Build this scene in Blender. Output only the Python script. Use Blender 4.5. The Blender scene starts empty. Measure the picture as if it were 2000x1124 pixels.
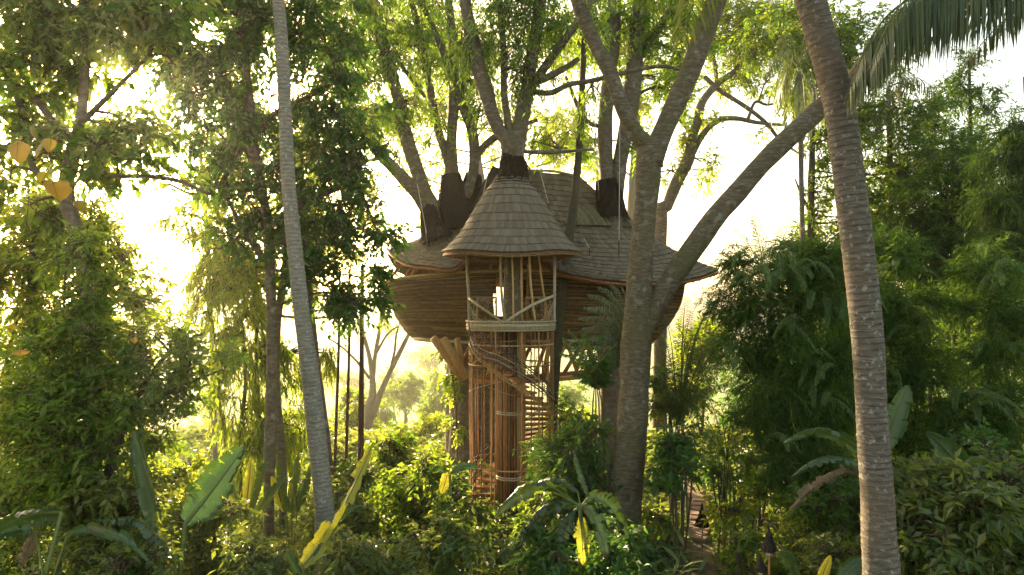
import bpy, math, random
import numpy as np
from mathutils import Vector, Matrix

random.seed(7)
rng = np.random.default_rng(11)
sc = bpy.context.scene
col = sc.collection
R = math.radians

# ------------------------------------------------------------ camera
F = 1333.33          # focal length in pixels of a 2000 px wide picture
HZ = 600.0           # picture row of the horizon
CAMZ = 7.3
cam_d = bpy.data.cameras.new('camera')
cam_d.sensor_width = 36; cam_d.lens = 24
cam_d.shift_y = (HZ - 562) / 2000
cam_d.clip_start = 0.1; cam_d.clip_end = 4000
cam = bpy.data.objects.new('camera', cam_d); col.objects.link(cam)
cam.location = (0, 0, CAMZ); cam.rotation_euler = (R(90), 0, 0)
sc.camera = cam

# ------------------------------------------------------------ light
SUN_EL, SUN_AZ = R(16.0), R(-30.0)
world = bpy.data.worlds.new('World'); sc.world = world; world.use_nodes = True
wn = world.node_tree; wn.nodes.clear()
sky = wn.nodes.new('ShaderNodeTexSky'); sky.sky_type = 'NISHITA'
sky.sun_disc = False
sky.sun_elevation = SUN_EL; sky.sun_rotation = SUN_AZ
sky.air_density = 1.0; sky.dust_density = 4.0; sky.ozone_density = 0.6; sky.altitude = 200
wmix = wn.nodes.new('ShaderNodeMix'); wmix.data_type = 'RGBA'; wmix.blend_type = 'MULTIPLY'
wmix.inputs[0].default_value = 1.0; wmix.inputs[7].default_value = (1.14, 1.0, 0.76, 1)
bg = wn.nodes.new('ShaderNodeBackground'); bg.inputs[1].default_value = 0.15
wo = wn.nodes.new('ShaderNodeOutputWorld')
wn.links.new(sky.outputs[0], wmix.inputs[6]); wn.links.new(wmix.outputs[2], bg.inputs[0]); wn.links.new(bg.outputs[0], wo.inputs[0])
sd = bpy.data.lights.new('sun', 'SUN'); sd.energy = 5.0; sd.angle = R(0.6); sd.color = (1.0, 0.78, 0.46)
sun = bpy.data.objects.new('sun', sd); col.objects.link(sun)
sdir = Vector((math.sin(SUN_AZ) * math.cos(SUN_EL), math.cos(SUN_AZ) * math.cos(SUN_EL), math.sin(SUN_EL)))
sun.rotation_euler = sdir.to_track_quat('Z', 'Y').to_euler()
vs = sc.view_settings
vs.view_transform = 'Standard'; vs.look = 'None'; vs.gamma = 1; vs.exposure = 2.1; vs.use_curve_mapping = False
cy = sc.cycles
cy.use_denoising = True
cy.max_bounces = 8; cy.diffuse_bounces = 4; cy.glossy_bounces = 2; cy.transmission_bounces = 4
cy.volume_bounces = 0; cy.transparent_max_bounces = 4
cy.use_adaptive_sampling = True; cy.adaptive_threshold = 0.02
cy.sample_clamp_indirect = 6

# ------------------------------------------------------------ mesh helpers
def at(px, py, Y):
    return np.array([(px - 1000) / F * Y, Y, CAMZ + (HZ - py) / F * Y])

def unit(v):
    v = np.asarray(v, float)
    return v / np.maximum(np.linalg.norm(v, axis=-1, keepdims=True), 1e-9)

class MB:
    """collects triangles; build() links them as one mesh object"""
    def __init__(s): s.v = []; s.f = []; s.t = []; s.l = []; s.n = 0
    def add(s, v, f, tint=0.5, vlen=0.0):
        v = np.asarray(v, np.float32).reshape(-1, 3); f = np.asarray(f, np.int64).reshape(-1, 3)
        s.v.append(v); s.f.append(f + s.n); s.n += len(v)
        s.t.append(np.broadcast_to(np.asarray(tint, np.float32), (len(v),)))
        s.l.append(np.broadcast_to(np.asarray(vlen, np.float32), (len(v),)))
        return s
    def build(s, name, mat, parent=None, smooth=False, origin=None, kind=None):
        if not s.v: return None
        v = np.concatenate(s.v); f = np.concatenate(s.f)
        if parent is None and origin is None:
            origin = (float(v[:, 0].mean()), float(v[:, 1].mean()), float(v[:, 2].min()))
        if origin is not None: v = v - np.array(origin, np.float32)
        me = bpy.data.meshes.new(name)
        me.vertices.add(len(v)); me.vertices.foreach_set('co', v.ravel())
        me.loops.add(len(f) * 3); me.loops.foreach_set('vertex_index', f.ravel().astype(np.int32))
        me.polygons.add(len(f)); me.polygons.foreach_set('loop_start', np.arange(0, len(f) * 3, 3, dtype=np.int32))
        me.update(calc_edges=True)
        a = me.attributes.new('tint', 'FLOAT', 'POINT'); a.data.foreach_set('value', np.concatenate(s.t))
        a = me.attributes.new('vlen', 'FLOAT', 'POINT'); a.data.foreach_set('value', np.concatenate(s.l))
        me.polygons.foreach_set('use_smooth', np.full(len(f), bool(smooth)))
        me.materials.append(mat)
        o = bpy.data.objects.new(name, me); col.objects.link(o)
        if origin is not None: o.location = origin
        if parent is not None: adopt(o, parent)
        if kind: o['kind'] = kind
        return o

WLOC = {}
def adopt(o, parent):
    o.parent = parent
    w = WLOC.get(parent.name)
    if w is not None: o.matrix_parent_inverse = Matrix.Translation(w).inverted()

def tag(o, label=None, cat=None, group=None, kind=None):
    if label: o['label'] = label
    if cat: o['category'] = cat
    if group: o['group'] = group
    if kind: o['kind'] = kind
    return o

def thing(name, label, cat, loc=(0, 0, 0), group=None):
    o = bpy.data.objects.new(name, None); col.objects.link(o)
    o.location = tuple(float(x) for x in loc); WLOC[o.name] = Vector(o.location); o.empty_display_size = 0.3
    return tag(o, label, cat, group)

def cr(pts, sub=6):
    """Catmull-Rom through rows of pts (any number of columns)"""
    p = np.asarray(pts, float)
    if len(p) < 3: 
        t = np.linspace(0, 1, sub + 1)[:, None]; return p[0] * (1 - t) + p[-1] * t
    q = np.vstack([2 * p[0] - p[1], p, 2 * p[-1] - p[-2]])
    out = []
    for i in range(1, len(q) - 2):
        t = np.linspace(0, 1, sub, endpoint=False)[:, None]
        a, b, c, d = q[i - 1], q[i], q[i + 1], q[i + 2]
        out.append(0.5 * (2 * b + (c - a) * t + (2 * a - 5 * b + 4 * c - d) * t ** 2 + (3 * b - a - 3 * c + d) * t ** 3))
    out.append(p[-1:]); return np.vstack(out)

def tube(mb, pts, rad, sides=8, tint=0.5, rough=0.0, caps=True, rings=None):
    p = np.asarray(pts, float); n = len(p)
    r = np.broadcast_to(np.asarray(rad, float), (n,)).copy()
    L = np.concatenate([[0], np.cumsum(np.linalg.norm(np.diff(p, axis=0), axis=1))])
    T = unit(np.gradient(p, axis=0))
    ref = np.array([0.0, 1.0, 0.0]) if abs(T[0][1]) < 0.9 else np.array([1.0, 0, 0])
    U = np.zeros((n, 3)); u = unit(ref - T[0] * (ref @ T[0]))
    for i in range(n):
        u = u - T[i] * (u @ T[i]); u = u / max(np.linalg.norm(u), 1e-9); U[i] = u
    V = np.cross(T, U)
    a = np.linspace(0, 2 * np.pi, sides, endpoint=False)
    rr = r[:, None] * np.ones((1, sides))
    if rough:
        ph = rng.uniform(0, 6.28, 4)
        rr = rr * (1 + rough * (np.sin(a[None] * 2 + ph[0] + L[:, None] * 1.3) + 0.7 * np.sin(a[None] * 3 + ph[1] - L[:, None] * 2.1) + 0.5 * np.sin(L[:, None] * 3.7 + ph[2]) + 0.6 * rng.normal(size=(n, 1)) * 0.5))
    if rings:
        step, amp = rings
        x = (L / step + .45 * np.sin(L * 2.3) + .3 * np.sin(L * 5.1 + 1)) % 1.0
        rr = rr * (1 + amp * (1 - x)[:, None] ** 2 * (0.8 + 0.5 * np.sin(a[None] * 2 + np.floor(L / step)[:, None] * 1.7)))
    vv = p[:, None] + (np.cos(a)[None, :, None] * U[:, None] + np.sin(a)[None, :, None] * V[:, None]) * rr[:, :, None]
    vv = vv.reshape(-1, 3)
    i = np.arange(n - 1)[:, None] * sides; j = np.arange(sides)[None]; k = (j + 1) % sides
    f = np.stack([np.stack([i + j, i + k, i + sides + k], -1), np.stack([i + j, i + sides + k, i + sides + j], -1)], 2).reshape(-1, 3)
    vl = np.repeat(L, sides)
    if caps:
        c0 = len(vv); vv = np.vstack([vv, p[0], p[-1]]); vl = np.concatenate([vl, [0, L[-1]]])
        jj = np.arange(sides); kk = (jj + 1) % sides
        f = np.vstack([f, np.stack([kk, jj, np.full(sides, c0)], 1), np.stack([(n - 1) * sides + jj, (n - 1) * sides + kk, np.full(sides, c0 + 1)], 1)])
    mb.add(vv, f, tint, vl)

def box(mb, c, ax, ay, az, tint=0.5):
    """box with centre c and half-axis vectors"""
    c, ax, ay, az = (np.asarray(x, float) for x in (c, ax, ay, az))
    s = np.array([[x, y, z] for z in (-1, 1) for y in (-1, 1) for x in (-1, 1)], float)
    v = c + s @ np.stack([ax, ay, az])
    f = [(0, 2, 3), (0, 3, 1), (4, 5, 7), (4, 7, 6), (0, 1, 5), (0, 5, 4), (2, 6, 7), (2, 7, 3), (0, 4, 6), (0, 6, 2), (1, 3, 7), (1, 7, 5)]
    mb.add(v, f, tint)

def sticks(mb, A, B, r0, r1=None, tint=0.5):
    """many three-sided twigs at once"""
    A = np.asarray(A, float); B = np.asarray(B, float); n = len(A)
    if n == 0: return
    r0 = np.broadcast_to(r0, (n,)); r1 = r0 if r1 is None else np.broadcast_to(r1, (n,))
    T = unit(B - A); ref = np.where(np.abs(T[:, 2:3]) < 0.8, np.array([[0, 0, 1.0]]), np.array([[1.0, 0, 0]]))
    U = unit(np.cross(T, ref)); V = np.cross(T, U)
    vs_ = []
    for k in range(3):
        d = U * math.cos(k * 2.094) + V * math.sin(k * 2.094)
        vs_ += [A + d * r0[:, None], B + d * r1[:, None]]
    v = np.stack(vs_, 1).reshape(-1, 3)
    f = np.array([(0, 2, 3), (0, 3, 1), (2, 4, 5), (2, 5, 3), (4, 0, 1), (4, 1, 5)])
    f = (f[None] + (np.arange(n) * 6)[:, None, None]).reshape(-1, 3)
    mb.add(v, f, tint)

def leaves(mb, P, D, U, L, W, tint, wide=0.42, sag=0.12):
    """folded two-triangle leaves"""
    D = unit(D); S = unit(np.cross(D, U)); N = np.cross(S, D); n = len(P)
    L = np.broadcast_to(L, (n,))[:, None]; W = np.broadcast_to(W, (n,))[:, None]
    mid = P + D * L * wide
    tip = P + D * L; tip[:, 2] -= (sag * L)[:, 0]
    v = np.stack([P, mid + S * W * 0.5 + N * W * 0.16, tip, mid - S * W * 0.5 + N * W * 0.16], 1).reshape(-1, 3)
    f = np.array([(0, 1, 2), (0, 2, 3)]); f = (f[None] + (np.arange(n) * 4)[:, None, None]).reshape(-1, 3)
    mb.add(v, f, np.repeat(np.broadcast_to(tint, (n,)), 4))

def blob_twigs(blobs, Y, k, Lpx, ratio, cover, twig, clumpy=1.0):
    """start points and directions of leafy twigs filling ellipsoids given as (px,py,rx,ry[,Y])"""
    P0 = []; D0 = []; S0 = []
    for b in blobs:
        yb = b[4] if len(b) > 4 else Y
        cv = cover * (b[5] if len(b) > 5 else 1.0)
        c = at(b[0], b[1], yb); s = yb / F
        rx, rz = b[2] * s, b[3] * s; ry = min(max(rx, rz), 0.9 * (rx + rz) * 0.6)
        n = cv * math.pi * b[2] * b[3] / (Lpx * Lpx * ratio * 0.30)
        m = max(3, int(n / k)); J = max(3, int(m / 9 / clumpy))
        g = unit(rng.normal(size=(J, 3))) * rng.uniform(0.25, 1.0, (J, 1)) ** 0.5
        w = g[rng.integers(0, J, m)] + rng.normal(size=(m, 3)) * 0.17
        p = c + w * np.array([rx, ry, rz])
        d = unit(w * 0.8 + rng.normal(size=(m, 3)) * 0.6)
        P0.append(p); D0.append(d); S0.append(np.full(m, s))
    return np.vstack(P0), np.vstack(D0), np.concatenate(S0)

COVER = 2.05
def foliage(mb, tw, blobs, Y, Lpx=11, ratio=0.42, cover=1.5, k=9, twig=2.6, droop=0.3, spread=0.9, up=0.0, tint=(0.5, 0.25), clumpy=1.0, sag=0.12, tw_r=0.055):
    P, D, S = blob_twigs(blobs, Y, k, Lpx, ratio, cover * COVER, twig, clumpy)
    m = len(P); D = unit(D + np.array([0, 0, up - droop * 0.5]))
    tl = S * Lpx * twig * rng.uniform(0.6, 1.4, m)
    tt = (np.arange(k) + 0.6) / k
    bend = -droop * 0.5
    base = P[:, None] + D[:, None] * (tl[:, None] * tt)[:, :, None]
    base[:, :, 2] += (tl[:, None] * tt ** 2) * bend
    side = unit(np.cross(D, np.array([0, 0, 1.0]) + rng.normal(size=(m, 3)) * 0.4))
    sg = np.where(np.arange(k) % 2 == 0, 1.0, -1.0)[None, :, None]
    ld = D[:, None] * 0.7 + side[:, None] * sg * spread + rng.normal(size=(m, k, 3)) * 0.35
    ld[:, :, 2] -= droop
    U = np.array([0, 0, 1.0]) + rng.normal(size=(m, k, 3)) * 0.45
    L = (S * Lpx)[:, None] * rng.uniform(0.65, 1.25, (m, k)); 
    tc = np.clip(tint[0] + rng.normal(size=(m, 1)) * tint[1] * 0.7 + rng.normal(size=(m, k)) * tint[1] * 0.6, 0, 1)
    leaves(mb, base.reshape(-1, 3), ld.reshape(-1, 3), U.reshape(-1, 3), L.ravel(), L.ravel() * ratio, tc.ravel(), sag=sag)
    if tw is not None:
        end = P + D * tl[:, None]; end[:, 2] += tl * bend
        r = S * Lpx * tw_r
        back = P - D * (tl * 0.5)[:, None]
        sticks(tw, back, end, r, r * 0.3)

def limb(mb, Y, spec, sides=10, sub=6, rough=0.04, rings=None, tint=0.5):
    """spec rows: (px, py, width_px[, Y])"""
    a = []
    for s in spec:
        y = s[3] if len(s) > 3 else Y
        a.append([*at(s[0], s[1], y), s[2] / 2 / F * y])
    a = cr(a, sub)
    if rings:
        L = np.concatenate([[0], np.cumsum(np.linalg.norm(np.diff(a[:, :3], axis=0), axis=1))])
        q = np.arange(0, L[-1], rings[0] / 4)
        a = np.stack([np.interp(q, L, a[:, i]) for i in range(4)], 1)
    tube(mb, a[:, :3], a[:, 3], sides, tint, rough, rings=rings)
    return a[:, :3]

def connect(tw, sk, blobs, Y, wpx=7):
    """branches from the nearest skeleton point to each leaf mass"""
    if sk is None or not len(sk): return
    for b in blobs:
        yb = b[4] if len(b) > 4 else Y
        c = at(b[0], b[1], yb); d = np.linalg.norm(sk - c, axis=1) + np.maximum(0, sk[:, 2] - c[2]) * 0.6
        q = sk[int(np.argmin(d))]
        L = np.linalg.norm(c - q)
        if L < 0.05: continue
        mid = (q + c) / 2 + rng.normal(size=3) * L * 0.10 + np.array([0, 0, L * 0.08])
        r = wpx / 2 / F * yb
        pts = cr([q, mid, c], 4); tube(tw, pts, np.linspace(r, r * 0.45, len(pts)), 5, caps=False)
        for _ in range(5):
            e = c + rng.uniform(-0.8, 0.8, 3) * np.array([b[2], b[2], b[3]]) / F * yb
            s = pts[rng.integers(len(pts) // 2, len(pts))]
            m2 = (s + e) / 2 + rng.normal(size=3) * 0.1 * np.linalg.norm(e - s)
            pp = cr([s, m2, e], 3); tube(tw, pp, np.linspace(r * 0.5, r * 0.15, len(pp)), 4, caps=False)

# ------------------------------------------------------------ materials
def newmat(name):
    m = bpy.data.materials.new(name); m.use_nodes = True; nt = m.node_tree; nt.nodes.clear()
    return m, nt, nt.nodes, nt.links

def ramp(n, stops):
    r = n.new('ShaderNodeValToRGB'); e = r.color_ramp.elements
    while len(e) < len(stops): e.new(0.5)
    for x, (p, c) in zip(e, stops): x.position = p; x.color = (*c, 1)
    return r

def leaf_mat(name, stops, trans, tfac=0.45, rough=0.42, spec=0.4, veins=0.0, brown=0.0):
    m, nt, n, l = newmat(name)
    at_ = n.new('ShaderNodeAttribute'); at_.attribute_name = 'tint'
    rp = ramp(n, stops); l.new(at_.outputs['Fac'], rp.inputs[0])
    pr = n.new('ShaderNodeBsdfPrincipled'); pr.inputs['Roughness'].default_value = rough
    pr.inputs['Specular IOR Level'].default_value = spec
    base = rp.outputs[0]
    tf = None
    if veins:
        v = n.new('ShaderNodeAttribute'); v.attribute_name = 'vlen'
        w = n.new('ShaderNodeTexNoise'); w.noise_dimensions = '1D'; w.inputs['Scale'].default_value = 60; w.inputs['Detail'].default_value = 3; l.new(v.outputs['Fac'], w.inputs['W'])
        tc = n.new('ShaderNodeTexCoord'); n2 = n.new('ShaderNodeTexNoise'); n2.inputs['Scale'].default_value = 3.2; n2.inputs['Detail'].default_value = 6; l.new(tc.outputs['Object'], n2.inputs['Vector'])
        vr = ramp(n, [(.3, (1 - veins,) * 3), (.7, (1 + veins * .4,) * 3)]); l.new(w.outputs['Fac'], vr.inputs[0])
        m1 = n.new('ShaderNodeMix'); m1.data_type = 'RGBA'; m1.blend_type = 'MULTIPLY'; m1.inputs[0].default_value = 1; l.new(base, m1.inputs[6]); l.new(vr.outputs[0], m1.inputs[7])
        br = ramp(n, [(.60 - brown, (0, 0, 0)), (.70 - brown, (.9, .9, .9))]); l.new(n2.outputs['Fac'], br.inputs[0])
        m2 = n.new('ShaderNodeMix'); m2.data_type = 'RGBA'; l.new(br.outputs[0], m2.inputs[0]); l.new(m1.outputs[2], m2.inputs[6]); m2.inputs[7].default_value = (.16, .11, .05, 1)
        base = m2.outputs[2]; tf = vr.outputs[0]
        bp = n.new('ShaderNodeBump'); bp.inputs['Strength'].default_value = .35; bp.inputs['Distance'].default_value = .01; l.new(w.outputs['Fac'], bp.inputs['Height']); l.new(bp.outputs[0], pr.inputs['Normal'])
    l.new(base, pr.inputs['Base Color'])
    tr = n.new('ShaderNodeBsdfTranslucent')
    rt = ramp(n, trans); l.new(at_.outputs['Fac'], rt.inputs[0]); 
    if tf is None: l.new(rt.outputs[0], tr.inputs[0])
    else:
        m3 = n.new('ShaderNodeMix'); m3.data_type = 'RGBA'; m3.blend_type = 'MULTIPLY'; m3.inputs[0].default_value = 1; l.new(rt.outputs[0], m3.inputs[6]); l.new(tf, m3.inputs[7]); l.new(m3.outputs[2], tr.inputs[0])
    mx = n.new('ShaderNodeMixShader'); mx.inputs[0].default_value = tfac
    l.new(pr.outputs[0], mx.inputs[1]); l.new(tr.outputs[0], mx.inputs[2])
    o = n.new('ShaderNodeOutputMaterial'); l.new(mx.outputs[0], o.inputs[0])
    return m

def surf_mat(name, stops, scale=(3, 3, 3), nscale=4.0, detail=8, bump=0.3, rough=0.85, tintw=0.3, vwave=None, spec=.25, lichen=None, bdist=0.02, distort=0.0, moss=None):
    """noise ramp shifted by each piece's tint; optional rings along the length, lichen spots"""
    m, nt, n, l = newmat(name)
    tc = n.new('ShaderNodeTexCoord'); mp = n.new('ShaderNodeMapping'); mp.inputs['Scale'].default_value = scale
    l.new(tc.outputs['Object'], mp.inputs[0])
    nz = n.new('ShaderNodeTexNoise'); nz.inputs['Scale'].default_value = nscale; nz.inputs['Detail'].default_value = detail
    nz.inputs['Roughness'].default_value = 0.65; nz.inputs['Distortion'].default_value = distort
    l.new(mp.outputs[0], nz.inputs['Vector'])
    a = n.new('ShaderNodeAttribute'); a.attribute_name = 'tint'
    ma = n.new('ShaderNodeMath'); ma.operation = 'SUBTRACT'; l.new(a.outputs['Fac'], ma.inputs[0]); ma.inputs[1].default_value = 0.5
    mb_ = n.new('ShaderNodeMath'); mb_.operation = 'MULTIPLY_ADD'; l.new(ma.outputs[0], mb_.inputs[0]); mb_.inputs[1].default_value = tintw; l.new(nz.outputs['Fac'], mb_.inputs[2])
    fac = mb_.outputs[0]
    if vwave:
        v = n.new('ShaderNodeAttribute'); v.attribute_name = 'vlen'
        n2 = n.new('ShaderNodeTexNoise'); n2.inputs['Scale'].default_value = 3.0; l.new(tc.outputs['Object'], n2.inputs['Vector'])
        q = n.new('ShaderNodeMath'); q.operation = 'MULTIPLY_ADD'; l.new(n2.outputs['Fac'], q.inputs[0]); q.inputs[1].default_value = vwave[0] * 0.7; l.new(v.outputs['Fac'], q.inputs[2])
        d = n.new('ShaderNodeMath'); d.operation = 'DIVIDE'; l.new(q.outputs[0], d.inputs[0]); d.inputs[1].default_value = vwave[0]
        fr = n.new('ShaderNodeMath'); fr.operation = 'FRACT'; l.new(d.outputs[0], fr.inputs[0])
        sb = n.new('ShaderNodeMath'); sb.operation = 'POWER'; l.new(fr.outputs[0], sb.inputs[0]); sb.inputs[1].default_value = 5
        e = n.new('ShaderNodeMath'); e.operation = 'MULTIPLY_ADD'; l.new(sb.outputs[0], e.inputs[0]); e.inputs[1].default_value = vwave[1]; l.new(fac, e.inputs[2])
        fac = e.outputs[0]
    rp = ramp(n, stops); l.new(fac, rp.inputs[0]); colr = rp.outputs[0]
    for extra, sc_, lo, hi in ((lichen, 5.0, 0.58, 0.64), (moss, 1.1, 0.45, 0.75)):
        if extra:
            ln = n.new('ShaderNodeTexNoise'); ln.inputs['Scale'].default_value = sc_ * (extra[3] if len(extra) > 3 else 1); ln.inputs['Detail'].default_value = 5
            l.new(tc.outputs['Object'], ln.inputs['Vector'])
            lr = ramp(n, [(lo, (0, 0, 0)), (hi + .04, (.75, .75, .75))]); l.new(ln.outputs['Fac'], lr.inputs[0])
            mx = n.new('ShaderNodeMix'); mx.data_type = 'RGBA'; l.new(lr.outputs[0], mx.inputs[0]); l.new(colr, mx.inputs[6]); mx.inputs[7].default_value = (*extra[:3], 1)
            colr = mx.outputs[2]
    pr = n.new('ShaderNodeBsdfPrincipled'); pr.inputs['Roughness'].default_value = rough; pr.inputs['Specular IOR Level'].default_value = spec
    l.new(colr, pr.inputs['Base Color'])
    if bump:
        bp = n.new('ShaderNodeBump'); bp.inputs['Strength'].default_value = bump; bp.inputs['Distance'].default_value = bdist
        l.new(fac, bp.inputs['Height']); l.new(bp.outputs[0], pr.inputs['Normal'])
    o = n.new('ShaderNodeOutputMaterial'); l.new(pr.outputs[0], o.inputs[0])
    return m

G = lambda *s: list(s)
M = {}
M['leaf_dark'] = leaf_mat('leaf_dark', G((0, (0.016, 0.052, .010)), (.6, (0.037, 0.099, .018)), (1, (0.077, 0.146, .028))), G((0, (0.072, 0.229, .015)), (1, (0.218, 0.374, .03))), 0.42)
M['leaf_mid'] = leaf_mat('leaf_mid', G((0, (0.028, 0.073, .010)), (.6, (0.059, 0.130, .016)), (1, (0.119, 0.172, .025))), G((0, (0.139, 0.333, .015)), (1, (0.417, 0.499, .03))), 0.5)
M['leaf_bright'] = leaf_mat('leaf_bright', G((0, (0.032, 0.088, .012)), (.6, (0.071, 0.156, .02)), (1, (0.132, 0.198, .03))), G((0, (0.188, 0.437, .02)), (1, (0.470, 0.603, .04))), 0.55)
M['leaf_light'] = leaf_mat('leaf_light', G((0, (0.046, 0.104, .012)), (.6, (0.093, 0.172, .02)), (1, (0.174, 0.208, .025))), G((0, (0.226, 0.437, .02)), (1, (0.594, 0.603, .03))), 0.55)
M['leaf_yellow'] = leaf_mat('leaf_yellow', G((0, (.14, .15, .02)), (.6, (.26, .20, .03)), (1, (.32, .19, .03))), G((0, (.40, .42, .04)), (1, (.55, .36, .04))), 0.5, .42, .4, .3, .06)
M['leaf_feather'] = leaf_mat('leaf_feather', G((0, (.022, .055, .010)), (.6, (.045, .10, .018)), (1, (.09, .15, .028))), G((0, (.10, .24, .015)), (1, (.26, .38, .03))), 0.45, 0.6, 0.2)
M['leaf_pale'] = leaf_mat('leaf_pale', G((0, (.07, .09, .04)), (.6, (.14, .16, .085)), (1, (.24, .25, .15))), G((0, (.14, .20, .04)), (1, (.28, .32, .10))), 0.3, 0.35, 0.5)
M['leaf_spray'] = leaf_mat('leaf_spray', G((0, (.035, .075, .018)), (.6, (.06, .115, .028)), (1, (.10, .15, .04))), G((0, (.12, .24, .02)), (1, (.26, .36, .04))), 0.4, 0.55, 0.25)
M['leaf_palm'] = leaf_mat('leaf_palm', G((0, (.03, .05, .018)), (.6, (.06, .09, .03)), (1, (.14, .15, .06))), G((0, (.12, .20, .03)), (1, (.30, .32, .06))), 0.35, 0.35, 0.5)
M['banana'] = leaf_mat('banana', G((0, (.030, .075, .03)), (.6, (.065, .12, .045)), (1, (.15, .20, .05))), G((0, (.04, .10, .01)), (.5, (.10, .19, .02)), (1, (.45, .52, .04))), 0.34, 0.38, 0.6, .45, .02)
M['banana_shaded'] = leaf_mat('banana_shaded', G((0, (.020, .050, .022)), (.6, (.045, .085, .035)), (1, (.10, .14, .05))), G((0, (.02, .05, .01)), (1, (.14, .22, .02))), 0.25, 0.36, 0.6, .5, .03)  # darker copy of banana: shade put into the colour for the centre plant
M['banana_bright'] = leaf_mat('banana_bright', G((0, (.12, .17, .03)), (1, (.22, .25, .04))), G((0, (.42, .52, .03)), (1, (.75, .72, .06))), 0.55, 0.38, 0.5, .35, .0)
M['leaf_dry'] = leaf_mat('leaf_dry', G((0, (.12, .09, .05)), (.6, (.22, .17, .11)), (1, (.30, .24, .16))), G((0, (.16, .10, .04)), (1, (.25, .16, .08))), 0.2, 0.8, 0.1, .5, .0)
M['cover'] = leaf_mat('cover', G((0, (0.029, 0.062, .012)), (.6, (0.068, 0.114, .025)), (1, (0.154, 0.156, .04))), G((0, (0.136, 0.250, .02)), (1, (0.386, 0.416, .05))), 0.42, 0.36, 0.5)
M['twig_green'] = surf_mat('twig_green', G((0.2, (.03, .055, .012)), (.8, (.08, .12, .03))), bump=0)
M['twig'] = surf_mat('twig', G((0.2, (.05, .035, .02)), (.8, (.14, .10, .065))), bump=0)
M['stem_green'] = surf_mat('stem_green', G((0.2, (.05, .09, .02)), (.8, (.14, .17, .05))), bump=0, rough=.5)
M['bark_grey'] = surf_mat('bark_grey', G((.3, (.05, .038, .025)), (.5, (.125, .097, .062)), (.7, (.215, .175, .12))), (2.2, 2.2, 9), 2.2, bump=.8, bdist=.06, detail=12, lichen=(.25, .24, .19, .8), moss=(.10, .095, .03))
M['bark_tree'] = surf_mat('bark_tree', G((.25, (.05, .035, .024)), (.5, (.14, .105, .075)), (.75, (.22, .175, .13))), (3, 3, 7), 1.4, bump=.5, bdist=.05, lichen=(.28, .27, .2, .7), moss=(.09, .10, .03))
M['bark_palm'] = surf_mat('bark_palm', G((.15, (.04, .032, .025)), (.45, (.115, .097, .077)), (.75, (.22, .197, .167))), (3, 3, 14), 2.0, bump=.8, bdist=.03, vwave=(.09, -.35), lichen=(.31, .31, .28, 2.6), moss=(.15, .105, .065, .8))
M['bark_pale'] = surf_mat('bark_pale', G((.2, (.10, .085, .065)), (.5, (.22, .20, .16)), (.8, (.36, .34, .28))), (3, 3, 14), 1.8, bump=.5, bdist=.03, vwave=(.10, -.3), lichen=(.40, .39, .33, 2.5))
M['bark_dark'] = surf_mat('bark_dark', G((.25, (.025, .022, .014)), (.7, (.09, .075, .045))), (3, 3, 8), 2, bump=.5, moss=(.06, .08, .02))
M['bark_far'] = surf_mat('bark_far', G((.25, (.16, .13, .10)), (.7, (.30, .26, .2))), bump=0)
M['stem_red'] = surf_mat('stem_red', G((.25, (.06, .03, .02)), (.7, (.13, .06, .035))), (3, 3, 20), 1.5, bump=.2)
M['shingle'] = surf_mat('shingle', G((.15, (.055, .040, .026)), (.5, (.14, .105, .07)), (.85, (.25, .195, .14))), (9, 9, 2.2), 2.4, bump=.4, bdist=.01, tintw=.26, moss=(.14, .115, .075, .7))
M['shingle_grey'] = surf_mat('shingle_grey', G((.15, (.07, .054, .038)), (.5, (.165, .13, .094)), (.85, (.28, .235, .18))), (14, 14, 1.6), 2.4, bump=.4, bdist=.01, tintw=.24, moss=(.17, .13, .08, .8))
M['underside'] = surf_mat('underside', G((.2, (.13, .075, .035)), (.7, (.33, .19, .08))), (10, 10, 10), 1.5, bump=.3)  # orange tone paints in the warm sunlit glow under the roofs
M['thatch'] = surf_mat('thatch', G((.2, (.012, .009, .007)), (.6, (.04, .029, .021)), (.9, (.09, .066, .048))), (22, 22, 1.0), 2.0, bump=.9, bdist=.04, tintw=.25, spec=.03)
M['weave'] = surf_mat('weave', G((.2, (.028, .014, .005)), (.5, (.125, .072, .024)), (.85, (.34, .215, .075))), (3.0, 3.0, 20), 1.8, bump=.5, bdist=.015, tintw=.55)
M['reed'] = surf_mat('reed', G((.2, (.07, .065, .03)), (.8, (.24, .22, .12))), (5, 5, 5), 1.6, bump=.2, tintw=.5)
M['bamboo'] = surf_mat('bamboo', G((.2, (.22, .115, .04)), (.5, (.42, .235, .085)), (.8, (.56, .37, .16))), (8, 8, 2), 1.6, bump=.2, rough=.5, tintw=.5)
M['bamboo_red'] = surf_mat('bamboo_red', G((.2, (.16, .055, .02)), (.5, (.36, .145, .05)), (.8, (.50, .25, .09))), (8, 8, 2), 1.6, bump=.2, rough=.5, tintw=.6)
M['bamboo_pale'] = surf_mat('bamboo_pale', G((.2, (.22, .17, .10)), (.5, (.40, .32, .20)), (.8, (.55, .46, .31))), (8, 8, 3), 1.6, bump=.2, rough=.55, tintw=.4)
M['rod_dark'] = surf_mat('rod_dark', G((.2, (.03, .024, .02)), (.7, (.11, .085, .06))), bump=0, rough=.5)
M['rope'] = surf_mat('rope', G((.2, (.45, .40, .32)), (.7, (.6, .55, .45))), bump=0)
M['paver'] = surf_mat('paver', G((.2, (.15, .09, .06)), (.7, (.32, .22, .155))), nscale=5, bump=.3)
M['red'] = surf_mat('red', G((.2, (.35, .03, .02)), (.7, (.5, .06, .04))), bump=0)
M['lantern_hat'] = surf_mat('lantern_hat', G((.2, (.012, .009, .007)), (.7, (.05, .035, .025))), (20, 20, 3), 2, bump=.6)

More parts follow.
